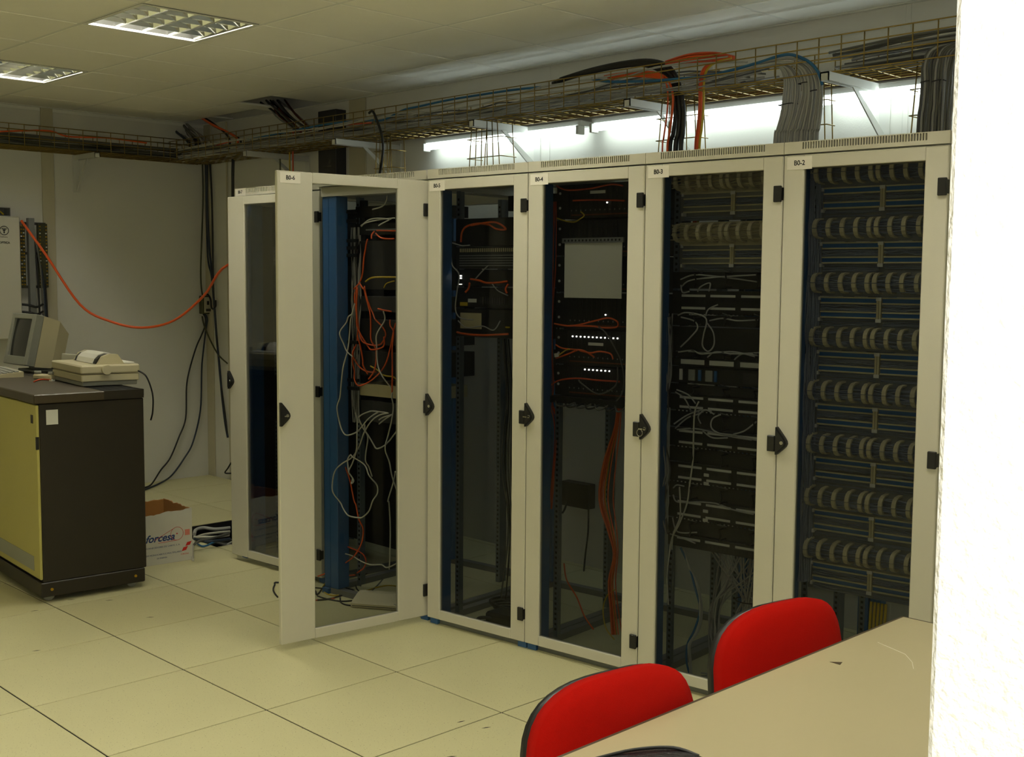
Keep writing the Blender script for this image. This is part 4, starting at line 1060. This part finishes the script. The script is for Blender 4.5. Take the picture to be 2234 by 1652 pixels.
t = unit(6, 'cable_bundle', 'grey cables threaded through the black rings of the open cabinet', 'cable bundle'); rr = random.Random(6)
for k in range(12):
    x = a6 + rr.uniform(-.02, .03)
    MB().tube(smooth_path([(x + rr.uniform(-.01, .01), .135 + rr.uniform(-.012, .012), 1.80 - .95 * i / 8) for i in range(9)], 3), .003, 5, caps=False).build('cable_strand', 'cable_grey' if k % 3 else 'cable_dgrey', t)
def crop(org, pts): return [(org[0] + a * .1513, org[1] + b * .1513) for a, b in pts]
C1, C2, C3, C4 = (680, 400), (680, 620), (680, 850), (680, 1090)
lo6 = 'orange fibre cable looping in the open cabinet'; go6 = 'orange fibre cables in the open cabinet'
for k, p_ in enumerate(([*crop(C1, [(830, 810), (760, 900), (740, 1100), (715, 1300), (680, 1440), (630, 1520)]), *crop(C2, [(625, 60), (630, 200), (650, 400), (645, 600), (630, 850), (612, 1000), (640, 1150), (720, 1240), (830, 1270), (900, 1265)])],
           [*crop(C1, [(700, 1430), (760, 1520)]), *crop(C2, [(770, 60), (800, 200), (835, 420), (850, 600), (880, 800), (915, 940), (925, 1100), (900, 1260), (830, 1370)])],
           crop(C2, [(640, 40), (650, 300), (670, 560), (700, 720), (760, 830), (860, 880), (960, 875), (1030, 830), (1045, 720), (1000, 610), (930, 510), (860, 420), (820, 300), (780, 140), (740, 30)]),
           crop(C2, [(660, 60), (640, 260), (655, 480), (690, 640), (800, 900), (900, 945), (1010, 900), (1040, 760)]),
           crop(C2, [(1205, 560), (1190, 700), (1150, 930), (1090, 1130), (1010, 1260), (880, 1370), (760, 1440), (680, 1460), (620, 1380), (592, 1250), (590, 1100), (610, 900)]),
           crop(C2, [(1130, 510), (1140, 600), (1195, 690), (1185, 900), (1175, 1200), (1178, 1600)]),
           crop(C2, [(680, 740), (700, 900), (740, 1080), (770, 1180), (800, 1300)]),
           crop(C1, [(900, 690), (880, 740), (890, 800)]), crop(C1, [(930, 680), (1040, 682), (1150, 685), (1230, 680)]), crop(C1, [(930, 720), (1000, 780), (1080, 800), (1200, 800)]), crop(C2, [(930, 355), (1050, 375), (1150, 395)]))):
    ccable(6, p_, Y6 - .02 - .006 * (k % 4), .0036, 'cable_orange', lo6, go6)
lw6 = 'pale patch cable dangling in the open cabinet'; gw6 = 'pale cables in the open cabinet'
for k, p_ in enumerate(([*crop(C2, [(605, 280), (572, 500), (552, 700), (525, 950), (480, 1200), (420, 1450), (392, 1640)]), *crop(C3, [(372, 260), (380, 480), (430, 600), (520, 658), (620, 620), (720, 530), (800, 440), (880, 360), (940, 330)])],
           crop(C2, [(600, 430), (540, 470), (470, 560), (425, 700), (450, 860), (520, 970), (590, 1045)]),
           [*crop(C2, [(1040, 390), (1040, 520), (960, 720), (932, 900), (950, 1150), (1040, 1320), (1130, 1520)]), *crop(C3, [(1165, 100), (1175, 250), (1150, 450), (1090, 650), (1080, 850), (1120, 1050), (1170, 1250), (1222, 1500)])],
           [*crop(C3, [(1120, 340), (980, 370), (870, 460), (780, 620), (690, 820), (560, 980), (430, 1070), (340, 1170), (305, 1330), (330, 1480), (400, 1640)]), *crop(C4, [(440, 130), (540, 230), (650, 265), (750, 250), (840, 160), (900, 20)]), *crop(C3, [(922, 1500), (910, 1380), (850, 1240), (740, 1090), (600, 970), (540, 945), (500, 1010), (520, 1100), (560, 1200)])],
           crop(C3, [(640, 330), (650, 450), (680, 700), (660, 870), (590, 1060), (550, 1180), (560, 1280), (600, 1350), (615, 1310), (555, 1210)]),
           crop(C3, [(700, 430), (740, 560), (800, 680), (870, 800), (960, 850), (1050, 800), (1150, 670), (1222, 580)]),
           crop(C3, [(690, 400), (740, 360), (800, 325), (880, 310), (1000, 320), (1100, 340)]),
           crop(C3, [(780, 500), (800, 600), (825, 700), (800, 1000), (820, 1120), (855, 1260)]),
           [*crop(C3, [(1215, 1180), (1160, 1350), (1110, 1600)]), *crop(C4, [(1110, 50), (1125, 400), (1138, 800), (1110, 1010)])],
           crop(C4, [(440, 770), (560, 810), (700, 880), (850, 940), (980, 945), (1080, 985), (1225, 915)]),
           crop(C3, [(950, 440), (1050, 400), (1150, 360)]), crop(C3, [(950, 500), (1050, 430), (1160, 370)]), crop(C1, [(700, 620), (800, 540), (950, 505), (1150, 520)]), crop(C1, [(710, 610), (830, 560), (1000, 520), (1200, 500)]), crop(C1, [(890, 380), (1000, 330), (1080, 250), (1110, 180)]), crop(C1, [(980, 610), (1050, 570), (1100, 525)]))):
    ccable(6, p_, .016 if k in (0, 1, 3, 4) else Y6 - .03 - .005 * (k % 4), .0034, 'cable_white', lw6, gw6)
ccable(6, [*crop(C3, [(470, 1070), (540, 1300), (620, 1600)]), *crop(C4, [(640, 80), (700, 280), (735, 430), (720, 620), (650, 770), (550, 870), (400, 970), (220, 1060), (80, 1110)])], .10, .0036, 'cable_orange', 'long orange cable trailing out of the foot of the open cabinet')
ccable(6, crop(C4, [(520, 670), (640, 730), (760, 790), (775, 900), (720, 1000), (650, 1060)]), .12, .0036, 'cable_orange_b', 'orange cable bend low in the open cabinet')
ccable(6, crop(C4, [(470, 660), (400, 810), (360, 930), (390, 1050), (450, 1100), (620, 1090)]), .12, .0036, 'cable_orange_b', 'orange cable hook low in the open cabinet')
ccable(6, crop(C1, [(790, 1420), (850, 1370), (950, 1355), (1080, 1352), (1225, 1355)]), .11, .0042, 'cable_yellow', 'yellow cable across a dark unit of the open cabinet')
ccable(6, crop(C1, [(1060, 1510), (1100, 1450), (1160, 1420), (1215, 1410)]), .11, .003, 'cable_yellow', 'thin yellow cable end below the yellow cable')
ccable(6, crop(C2, [(870, 1180), (950, 1240), (1050, 1310), (1150, 1340), (1222, 1360)]), .11, .0036, 'cable_yellow', 'yellow cable lying on the beige shelf')
def fcable(p_, z, r, m, label, group=None):
    cable('floor_cable', [on_z(a, b, z + r) for a, b in p_], r, m, label, group)
fcable(crop(C4, [(160, 1260), (230, 1170), (350, 1110), (500, 1075), (620, 1070), (720, 1110)]), 0, .0036, 'cable_yellow', 'yellow cable arching over the floor behind the open door')
fcable(crop(C4, [(600, 1350), (800, 1310), (950, 1265), (1100, 1240), (1225, 1250)]), 0, .0036, 'cable_yellow', 'yellow cable lying behind the beige floor device')
fcable(crop(C4, [(150, 1310), (220, 1360), (300, 1385), (400, 1380)]), 0, .0034, 'cable_yellow', 'short yellow cable lying among black cables')
fcable([(606, 1303), (600, 1296), (596, 1287), (599, 1277), (607, 1271), *crop(C4, [(0, 1290)]), *crop(C4, [(75, 1370), (160, 1275), (250, 1228), (380, 1240), (500, 1280), (610, 1312), (520, 1355), (380, 1400), (250, 1435), (80, 1450)])], 0, .0042, 'cable_black', 'long black cable loop on the floor under the open door')
fcable(crop(C4, [(-40, 1270), (75, 1275), (280, 1300), (380, 1350), (400, 1390)]), 0, .0034, 'cable_black', 'thin black cable on the floor beside the long black loop')
fcable(crop(C4, [(80, 1390), (200, 1430), (330, 1455), (450, 1468), (590, 1458)]), 0, .0036, 'cable_black', 'black lead plugged into the beige floor device')
fcable(crop(C4, [(410, 1420), (420, 1480), (480, 1515), (580, 1530)]), 0, .0036, 'cable_black', 'short black stub at the corner of the beige floor device')
fcable(crop(C4, [(860, 1040), (760, 1090), (670, 1170), (640, 1230), (660, 1300), (770, 1390)]), 0, .0036, 'cable_black', 'black cable behind the yellow floor cables')
fcable(crop(C4, [(60, 1452), (200, 1442), (330, 1425)]), 0, .0036, 'cable_orange_b', 'orange cable lying under the long black loop')
fcable(crop(C4, [(1120, 1010), (1000, 1180), (860, 1320), (760, 1392)]), 0, .0034, 'cable_dgrey', 'grey cable reaching the floor behind the beige device')
kd = thing('floor_device', 'beige wedge-shaped device lying on the floor inside the open cabinet', 'device', MC @ Matrix.Translation((-.465, -.015, 0)) @ Matrix.Rotation(math.radians(27), 4, 'Z'))
MB().prism([(0, .004), (0, .022), (.02, .030), (.10, .050), (.135, .052), (.14, .045), (.14, .004)], 0, .36, axis='x').build('case', 'beige_plastic', kd, (0, -.05, 0))
MB().box(.006, .354, -.0515, -.0495, .010, .013).build('seam', 'dark_grey', kd)

# ---- B0-7
chassis(7, 'network_unit', 'dark unit at the top of the cabinet labelled B0-7', 'network unit', 1.72, 1.90, 'black_panel', .35)
chassis(7, 'network_unit', 'broad grey unit in the middle of the cabinet labelled B0-7', 'network unit', 1.18, 1.62, 'dark_grey', .40)
chassis(7, 'network_unit', 'ribbed dark unit low in the cabinet labelled B0-7', 'network unit', .78, 1.02, 'black_panel', .40)

# ================================================================ left wall, brown cabinet top, floor clutter
wb = thing('fibre_box', 'white wall box printed FIBRA OPTICA beside the terminal rack', 'wall box', (X0, -.72, 1.12))
MB().box(0, .13, 0, .57, 0, .835, c=.006).build('case', 'tin_box', wb)
MB().box(.13, .136, .006, .564, .006, .829, c=.003).build('lid', 'tin_box', wb)
lg = on_x(9, 503, X0 + .137); lp = Vector((lg.x - X0 + .0008, lg.y + .72, lg.z - 1.12))
MB().tube([lp + Vector((0, .029 * math.cos(i * math.pi / 12), .029 * math.sin(i * math.pi / 12))) for i in range(24)], .0022, 4, closed=True).build('logo_ring', 'ink', wb)
q = MB()
for (dy, dz) in ((-.012, .011), (0, .011), (.012, .011), (0, 0), (0, -.009), (-.005, .003), (.005, .003), (0, -.015)): q.cyl(lp + Vector((-.001, dy, dz)), lp + Vector((.0008, dy, dz)), .0042, 8)
stuff(q.build('logo_dot', 'ink', wb))
text('logo_text', 'Telefonica', .0125, 'ink', wb, axes(lp + Vector((.0, -.030, -.047)), (0, 1, 0), (0, 0, 1)))
text('box_text', 'FIBRA OPTICA', .0205, 'ink', wb, axes(lp + Vector((0, -.095, -.088)), (0, 1, 0), (0, 0, 1)), bold=.0004)
MB().box(.11, .14, .57, .578, .775, .80).build('cable_clip', 'grey_metal', wb)
sb = thing('splice_tray', 'small open splice tray with a yellow cable on top of the white wall box', 'tray', (X0, -.72, 1.956))
q = MB(); q.box(0, .10, .10, .52, 0, .004).box(.0, .10, .516, .52, .004, .058).box(0, .004, .10, .516, .004, .058).box(.0, .10, .10, .52, .054, .058)
q.build('frame', 'grey_metal', sb)
MB().tube(smooth_path([(.06, .30, .01), (.06, .36, .045), (.06, .44, .045), (.06, .49, .012)], 5), .006, 6).build('cable_loop', 'cable_yellow', sb)

tr_ = thing('terminal_rack', 'grey steel post with boards of brass terminals beside the white wall box', 'terminal rack', (X0, -.15, 1.15))
MB().box(.06, .10, .070, .112, 0, .80, c=.002).build('post', 'grey_metal', tr_)
for z in (.755, .55, .32): MB().box(.055, .06, .0, .205, z, z + .018).build('crossbar', 'dark_grey', tr_)
for y0_, y1_ in ((.012, .050), (.140, .205)):
    b = MB().box(.062, .085, y0_, y1_, .325, .765).build('terminal_board', 'board_green', tr_)
    for k in range(18):
        for yy in ((y0_ + .010, y1_ - .012)): MB().cyl((.085, yy, .345 + k * .0235), (.096, yy, .345 + k * .0235), .0048, 6).build('terminal', 'gold' if (k * 3 + int(yy * 100)) % 4 else 'white_label', b)
for k, (yy, m) in enumerate(((.120, 'cable_black'), (.145, 'cable_dgrey'), (.160, 'cable_navy'), (.172, 'cable_black'))):
    MB().tube(smooth_path([(.09, yy - .02, .72 - .1 * k), (.10, yy, .5 - .05 * k), (.09, yy + .012, .25), (.09, yy + .016, .02), (.08, yy + .015, -.25)], 5), .006, 6).build('lead', m, tr_)
for z in (.19, .14): MB().tube(smooth_path([(.07, .0, z + .02), (.108, .06, z + .012), (.108, .11, z), (.09, .16, z + .02)], 4), .008, 6).build('cable_strap', 'cable_black', tr_)

def onwall(px, py):
    p = on_x(px, py, X0 + .02)
    return p if p.y < Y1 - .03 else on_y(px, py, Y1 - .03)
oc = [(46, 481, -4.06), (100, 556, -3.98), (175, 665, -3.86), (240, 701, -3.74), (310, 715, -3.60), (380, 699, -3.35), (445, 645, -3.0), (497, 578, -2.6)]
pts = [on_x(a, b, x) for a, b, x in oc] + [Vector((-2.05, .62, 1.69)), Vector((-1.685, .60, 1.72))]
cable('fibre_cable', pts, .0085, 'cable_orange', 'long orange cable sagging from the white wall box to cabinet B0-7', n=8)

sk = on_x(446, 665, X0)
so = thing('wall_socket', 'small olive wall socket box in the corner with cables plugged in', 'socket', (X0, sk.y, sk.z))
MB().box(0, .055, -.048, .03, -.07, .07, c=.004).build('case', 'cable_olive', so)
MB().box(.055, .058, -.035, .022, -.06, .06, c=.001).build('cover', 'wall_trim', so)
MB().box(.058, .062, -.012, .006, .0, .03).build('socket_hole', 'black_plastic', so); MB().box(.058, .075, -.02, .012, -.05, -.03).build('plug', 'black_plastic', so)
for pp_, r, m, l in (([(441, 338), (443, 420), (441, 500), (438, 580), (439, 625), (443, 650)], .006, 'cable_olive', 'thin olive cable dropping from the tray to the olive wall socket'),
     ([(441, 690), (446, 712), (460, 745), (477, 775), (496, 793)], .006, 'cable_olive', 'thin olive cable slanting from the wall socket behind cabinet B0-7'),
     ([(452, 338), (451, 430), (455, 520), (462, 600), (467, 660), (473, 740), (479, 800), (484, 860), (491, 920), (497, 955)], .0085, 'cable_navy', 'dark blue cable dropping from the tray behind the handle of B0-7'),
     ([(457, 338), (462, 430), (464, 540), (465, 620), (469, 690), (475, 760), (481, 830), (490, 900), (496, 950)], .0075, 'cable_black', 'black cable running beside the dark blue cable in the corner'),
     ([(448, 340), (450, 450), (453, 560), (461, 600), (466, 640)], .0065, 'cable_navy', 'slim dark blue cable joining the thicker one in the corner'),
     ([(444, 645), (452, 642), (459, 652), (461, 670), (465, 674), (470, 668), (470, 655)], .0075, 'cable_black', 'short black cable hooked from the wall socket'),
     ([(443, 684), (448, 694), (447, 712), (438, 735), (428, 758), (414, 805), (407, 844), (405, 913), (390, 955), (371, 1000), (350, 1027)], .0065, 'cable_black', 'black cable swinging from the wall socket towards the brown cabinet'),
     ([(446, 684), (452, 696), (449, 720), (442, 780), (440, 810), (437, 896), (421, 965), (402, 1000), (375, 1037)], .0065, 'cable_navy', 'dark blue cable swinging from the wall socket towards the brown cabinet')):
    q = [onwall(a, b) for a, b in pp_]
    if l.endswith('brown cabinet'):
        q += [on_z(a, b, .009) for a, b in (([(330, 1057), (310, 1066), (280, 1080)]) if m == 'cable_black' else [(350, 1054), (312, 1070), (270, 1086)])]
    cable('wall_cable', q, r, m, l)
cable('wall_cable', [on_y(504, 1010, Y1 - .03), on_y(497, 1022, Y1 - .03), on_y(491, 1032, Y1 - .03), on_y(506, 1033, Y1 - .05)], .006, 'cable_black', 'bent end of black cable near the floor behind cabinet B0-7')

# ---------------- on top of the brown cabinet
MP = Matrix.Translation((-1.712, -.815, BZ + .0015)) @ Matrix.Rotation(math.radians(-7), 4, 'Z')
pr = thing('desk_printer', 'beige impact printer with a roll of white paper on the brown cabinet', 'printer', MP)
PW, PD = .50, .30
MB().box(-PW + .012, -.012, .012, PD - .012, .0, .022, c=.003).build('foot_tray', 'grey_plastic', pr)
MB().box(-PW + .004, -.004, .004, PD - .004, .022, .058, c=.004).build('lower_case', 'beige_plastic', pr)
MB().box(-PW, 0, 0, PD, .061, .105, c=.007).build('upper_case', 'beige_plastic', pr)
MB().prism([(.10, .105), (.125, .145), (.16, .158), (.20, .155), (.235, .105)], -PW + .05, -PW + .085, axis='x').build('platen_cheek', 'beige_plastic', pr)
MB().prism([(.10, .105), (.125, .145), (.16, .158), (.20, .155), (.235, .105)], -.075, -.04, axis='x').build('platen_cheek', 'beige_plastic', pr)
ark = [(.095, .107), (.105, .13), (.125, .148), (.155, .157), (.185, .154), (.21, .135), (.222, .107)]
MB().prism(ark, -PW + .085, -.075, axis='x').build('ribbon_cover', 'black_plastic', pr)
MB().prism([(.16 + (a - .16) * 1.05, .1 + (b - .1) * 1.08) for a, b in ark], -PW + .125, -.115, axis='x').build('paper', 'white_paper', pr)
MB().box(-PW + .06, -.05, .225, PD - .01, .106, .112, c=.001).build('paper_rest', 'white_paper', pr, Matrix.Rotation(0, 4, 'X'))
MB().cyl((0, .125, .082), (.022, .125, .082), .024, 20).build('platen_knob', 'beige_plastic', pr)
MB().tube(smooth_path([(-.004, PD - .01, .07), (.035, PD + .02, .04), (.05, PD + .045, -.05), (.035, PD + .05, -.14), (.005, PD + .05, -.19)], 6), .0045, 6).build('power_lead', 'cable_black', pr)

mc = on_z(57, 798, 1.045)
MM = Matrix.Translation((mc.x, mc.y, BZ)) @ Matrix.Rotation(math.radians(2), 4, 'Z')
mo = thing('crt_monitor', 'old beige tube monitor with a dark screen on the brown cabinet', 'monitor', MM)
mw, mh = .31, .30
tilt = Matrix.Translation((0, 0, .045)) @ Matrix.Rotation(math.radians(-13), 4, 'X')
bz = MB(); bz.box(-mw, -mw + .035, 0, .05, 0, mh, c=.004).box(-.045, 0, 0, .05, 0, mh, c=.004).box(-mw + .035, -.045, 0, .05, 0, .05, c=.003).box(-mw + .035, -.045, 0, .05, mh - .03, mh, c=.003)
bz.build('bezel', 'grey_plastic', mo, tilt)
vs = []; fs = []
for i in range(9):
    for j in range(9):
        u, v = i / 8 * 2 - 1, j / 8 * 2 - 1; vs.append((-mw + .034 + (mw - .078) * i / 8, .018 - .010 * (1 - .5 * (u * u + v * v)), .048 + (mh - .076) * j / 8))
for i in range(8):
    for j in range(8): fs.append((i * 9 + j, i * 9 + j + 1, i * 9 + j + 10, i * 9 + j + 9))
MB().add(vs, fs, True).build('screen', 'screen', mo, tilt)
def taper(x0, x1, z0, z1, y0, X0_, X1_, Z0_, Z1_, y1):
    return MB().add([(x0, y0, z0), (x1, y0, z0), (x1, y0, z1), (x0, y0, z1), (X0_, y1, Z0_), (X1_, y1, Z0_), (X1_, y1, Z1_), (X0_, y1, Z1_)], [(0, 1, 2, 3), (7, 6, 5, 4), (0, 4, 5, 1), (1, 5, 6, 2), (2, 6, 7, 3), (3, 7, 4, 0)])
taper(-mw + .002, -.002, .0, mh - .002, .05, -mw + .006, -.006, .01, mh - .012, .15).build('front_case', 'beige_plastic', mo, tilt)
taper(-mw + .008, -.008, .012, mh - .014, .15, -mw + .06, -.06, .05, mh - .07, .24).build('rear_case', 'beige_plastic', mo, tilt)
MB().box(-mw + .06, -.05, .06, .26, 0, .014, c=.004).build('base', 'grey_plastic', mo); MB().cyl((-mw / 2, .15, .014), (-mw / 2, .15, .062), .06, 16).build('swivel', 'grey_plastic', mo)

kc = on_z(52, 823, BZ)
kb = thing('keyboard', 'beige keyboard lying in front of the tube monitor', 'keyboard', Matrix.Translation((kc.x, kc.y, BZ)) @ Matrix.Rotation(math.radians(-8), 4, 'Z'))
MB().prism([(-.15, 0), (-.15, .016), (0, .030), (0, 0)], -.42, 0, axis='x').build('case', 'beige_plastic', kb)
key0 = None
for r_ in range(4):
    for c_ in range(14):
        Mk = Matrix.Translation((-.40 + c_ * .028, -.135 + r_ * .03, .018 + r_ * .0028))
        if key0 is None: key0 = MB().box(0, .023, 0, .025, 0, .009, c=.003).build('key', 'grey_plastic', kb, Mk)
        else: share(key0, 'key', kb, Mk)
lc = on_y(128, 786, -.63)
pn = thing('document_holder', 'pale flat panel leaning behind the tube monitor', 'panel', Matrix.Translation((lc.x, -.63, BZ)) @ Matrix.Rotation(math.radians(3), 4, 'Z'))
MB().box(0, .17, 0, .012, 0, .13, c=.003).build('sheet', 'tin_box', pn, Matrix.Rotation(math.radians(-8), 4, 'X')); MB().box(.05, .12, .0, .07, 0, .006).build('stand', 'grey_plastic', pn)
ph = on_z(70, 828, BZ)
tl_ = thing('phone_handset', 'small pale handset lying between the keyboard and the printer', 'handset', Matrix.Translation((ph.x, ph.y, BZ)) @ Matrix.Rotation(math.radians(20), 4, 'Z'))
MB().box(0, .14, 0, .045, 0, .03, c=.008).build('grip', 'beige_plastic', tl_); MB().cyl((.02, .022, .03), (.02, .022, .045), .018, 12).build('earpiece', 'grey_plastic', tl_)
MB().cyl((.12, .022, .03), (.12, .022, .045), .018, 12).build('mouthpiece', 'grey_plastic', tl_)
cable('loose_cable', [on_z(74, 833, BZ + .004), on_z(85, 829, BZ + .004), on_z(98, 828, BZ + .004), on_z(110, 829, BZ + .004)], .004, 'cable_orange_b', 'short red-orange lead on the brown cabinet beside the printer')
sc_ = on_z(107, 832, BZ); o = MB().prism([(0, 0), (.03, .004), (.022, .022), (.004, .016)], 0, .008, axis='z').build('paper_scrap', 'white_paper', None, Matrix.Translation((sc_.x, sc_.y, BZ))); tag(o, 'tiny white paper scrap on the brown cabinet top', 'scrap')

# ---------------- cardboard box
fb = on_z(420, 1221, 0)
bx = thing('cardboard_box', 'open white cardboard box printed forcesa with a torn rim', 'box', Matrix.Translation((fb.x, fb.y, 0)) @ Matrix.Rotation(math.radians(-4), 4, 'Z'))
# local: front face x = 0 facing +x, y from -bw to 0
bw, bd, bh, th_ = .40, .36, .285, .006
def torn(n, rs, base, amp):
    rr = random.Random(rs); return [base + rr.uniform(-amp, amp) for _ in range(n + 1)]
def wall_sheet(p0, p1, tops, name, nrm):
    n = len(tops) - 1; m = MB(); vs = []
    for i in range(n + 1):
        f = i / n; x = p0[0] + (p1[0] - p0[0]) * f; y = p0[1] + (p1[1] - p0[1]) * f
        vs += [(x, y, 0.001), (x, y, tops[i]), (x - nrm[0] * th_ * .5, y - nrm[1] * th_ * .5, 0.001), (x - nrm[0] * th_ * .5, y - nrm[1] * th_ * .5, tops[i]), (x - nrm[0] * th_, y - nrm[1] * th_, 0.001), (x - nrm[0] * th_, y - nrm[1] * th_, tops[i] - .002)]
    fo = []; fi = []
    for i in range(n):
        a, b = i * 6, (i + 1) * 6
        fo += [(a, b, b + 1, a + 1), (a + 1, b + 1, b + 3, a + 3)]; fi += [(a + 3, b + 3, b + 5, a + 5), (a + 5, b + 5, b + 4, a + 4)]
    m.add(vs, fo).build(name, 'cardboard_white', bx); MB().add(vs, fi).build(name + '_lining', 'cardboard', bx)
tops = [.262 + .030 * i / 24 for i in range(25)]; rr = random.Random(2); tops = [v + rr.uniform(-.005, .005) for v in tops]
wall_sheet((0, -bw), (0, 0), tops, 'front_wall', (1, 0)); wall_sheet((-bd, -bw), (-bd, 0), torn(20, 3, .285, .004), 'back_wall', (-1, 0))
wall_sheet((-bd, 0), (0, 0), torn(16, 5, .288, .005), 'side_wall', (0, 1)); wall_sheet((-bd, -bw), (0, -bw), torn(16, 7, .275, .005), 'side_wall', (0, -1))
MB().box(-bd + .006, -.006, -bw + .006, -.006, .001, .005).build('bottom', 'cardboard', bx)
MB().box(-bd + .007, -bd + .010, -.15, -.11, .005, .28).build('inner_seam', 'cardboard', bx)
AX = lambda y, z: axes((.0006, y, z), (0, 1, 0), (0, 0, 1))
text('print_name', 'forcesa', .056, 'print_blue', bx, AX(-.268, .128), bold=.0014, shear=.35)
text('print_line', 'FORNECEDORES DE CABOS, S. A.', .0125, 'print_blue', bx, AX(-.266, .092), sx=1.05)
text('print_line', 'EM MONOCABOS E MULTIFILARES', .0125, 'print_blue', bx, AX(-.266, .052), sx=1.06)
text('print_line', 'DE ENERGIA', .0105, 'print_blue', bx, AX(-.205, .032))
ring = [(.0008, -.088 + .036 * math.cos(i * math.pi / 14), .158 + .036 * math.sin(i * math.pi / 14)) for i in range(28)]
MB().tube(ring, .0011, 4, closed=True).build('print_wheel', 'print_red', bx)
MB().tube([(.0008, -.098, .1925), (.0008, -.215, .137)], .0011, 4).build('print_rope', 'print_red', bx); MB().tube([(.0008, -.085, .122), (.0008, -.195, .119)], .0011, 4).build('print_rope', 'print_red', bx)
MB().cyl((.0, -.088, .158), (.001, -.088, .158), .004, 10).build('print_hub', 'print_red', bx)
MB().box(0, .0008, -.042, -.014, .142, .174).build('print_stamp', 'print_pink', bx)
for (y_, z_) in ((-.040, .082), (-.062, .056)): MB().prism([(y_, z_), (y_ + .026, z_ + .004), (y_ + .036, z_ + .024), (y_ + .010, z_ + .020)], 0, .0009, axis='x').build('print_emblem', 'print_red', bx)
text('print_line', 'FORCESA', .011, 'print_red', bx, AX(-.068, .036))

# ---------------- cables spilling from the lifted tile
rr = random.Random(12)
sp = thing('floor_pit_cables', 'tangle of grey cables in the opening of the lifted floor tile', 'cables')
q = {}
for k in range(26):
    y0_ = HY0 + .04 + rr.random() * .5; m = ('cable_grey', 'cable_dgrey', 'cable_grey_b', 'cable_dgrey')[k % 4]; zz = rr.uniform(-.26, -.05)
    q.setdefault(m, MB()).tube(smooth_path([(HX0 + .02 + rr.random() * .3, HY0 - .22, zz - .02), (HX0 + .15 + rr.random() * .35, HY0 + .1, zz + rr.uniform(-.03, .03)), (HX0 + .1 + rr.random() * .45, HY0 + .32, zz + rr.uniform(-.03, .03)), (HX0 + .1 + rr.random() * .45, HY1 + .2, zz)], 5), .007, 5, caps=False)
for m in q: stuff(q[m].build('cable_strand', m, sp))
for k, (pp_, m, r, l) in enumerate(([[(502, 1160), (470, 1163), (440, 1168), (425, 1176), (421, 1190), (419, 1208), (421, 1222)], 'cable_white', .008, 'pale cable looping up out of the floor opening beside the box'],
        [[(502, 1152), (470, 1155), (445, 1152), (428, 1156), (424, 1166)], 'cable_grey', .011, 'thick grey cable bend at the rim of the floor opening'],
        [[(500, 1168), (470, 1172), (445, 1172), (422, 1172)], 'cable_white', .008, 'pale cable crossing the floor opening'],
        [[(480, 1178), (465, 1184), (452, 1190), (441, 1192), (430, 1186)], 'cable_blue', .006, 'blue cable hooked over the rim of the floor opening'],
        [[(502, 1176), (475, 1180), (450, 1182), (424, 1176)], 'cable_navy', .009, 'dark cable lying along the rim of the floor opening'],
        [[(500, 1164), (480, 1170), (455, 1177), (435, 1181), (424, 1188)], 'cable_dgrey', .008, 'grey cable slanting over the floor opening'])):
    cable('pit_cable', [on_z(a, b, .012 + .007 * k) for a, b in pp_], r, m, l)
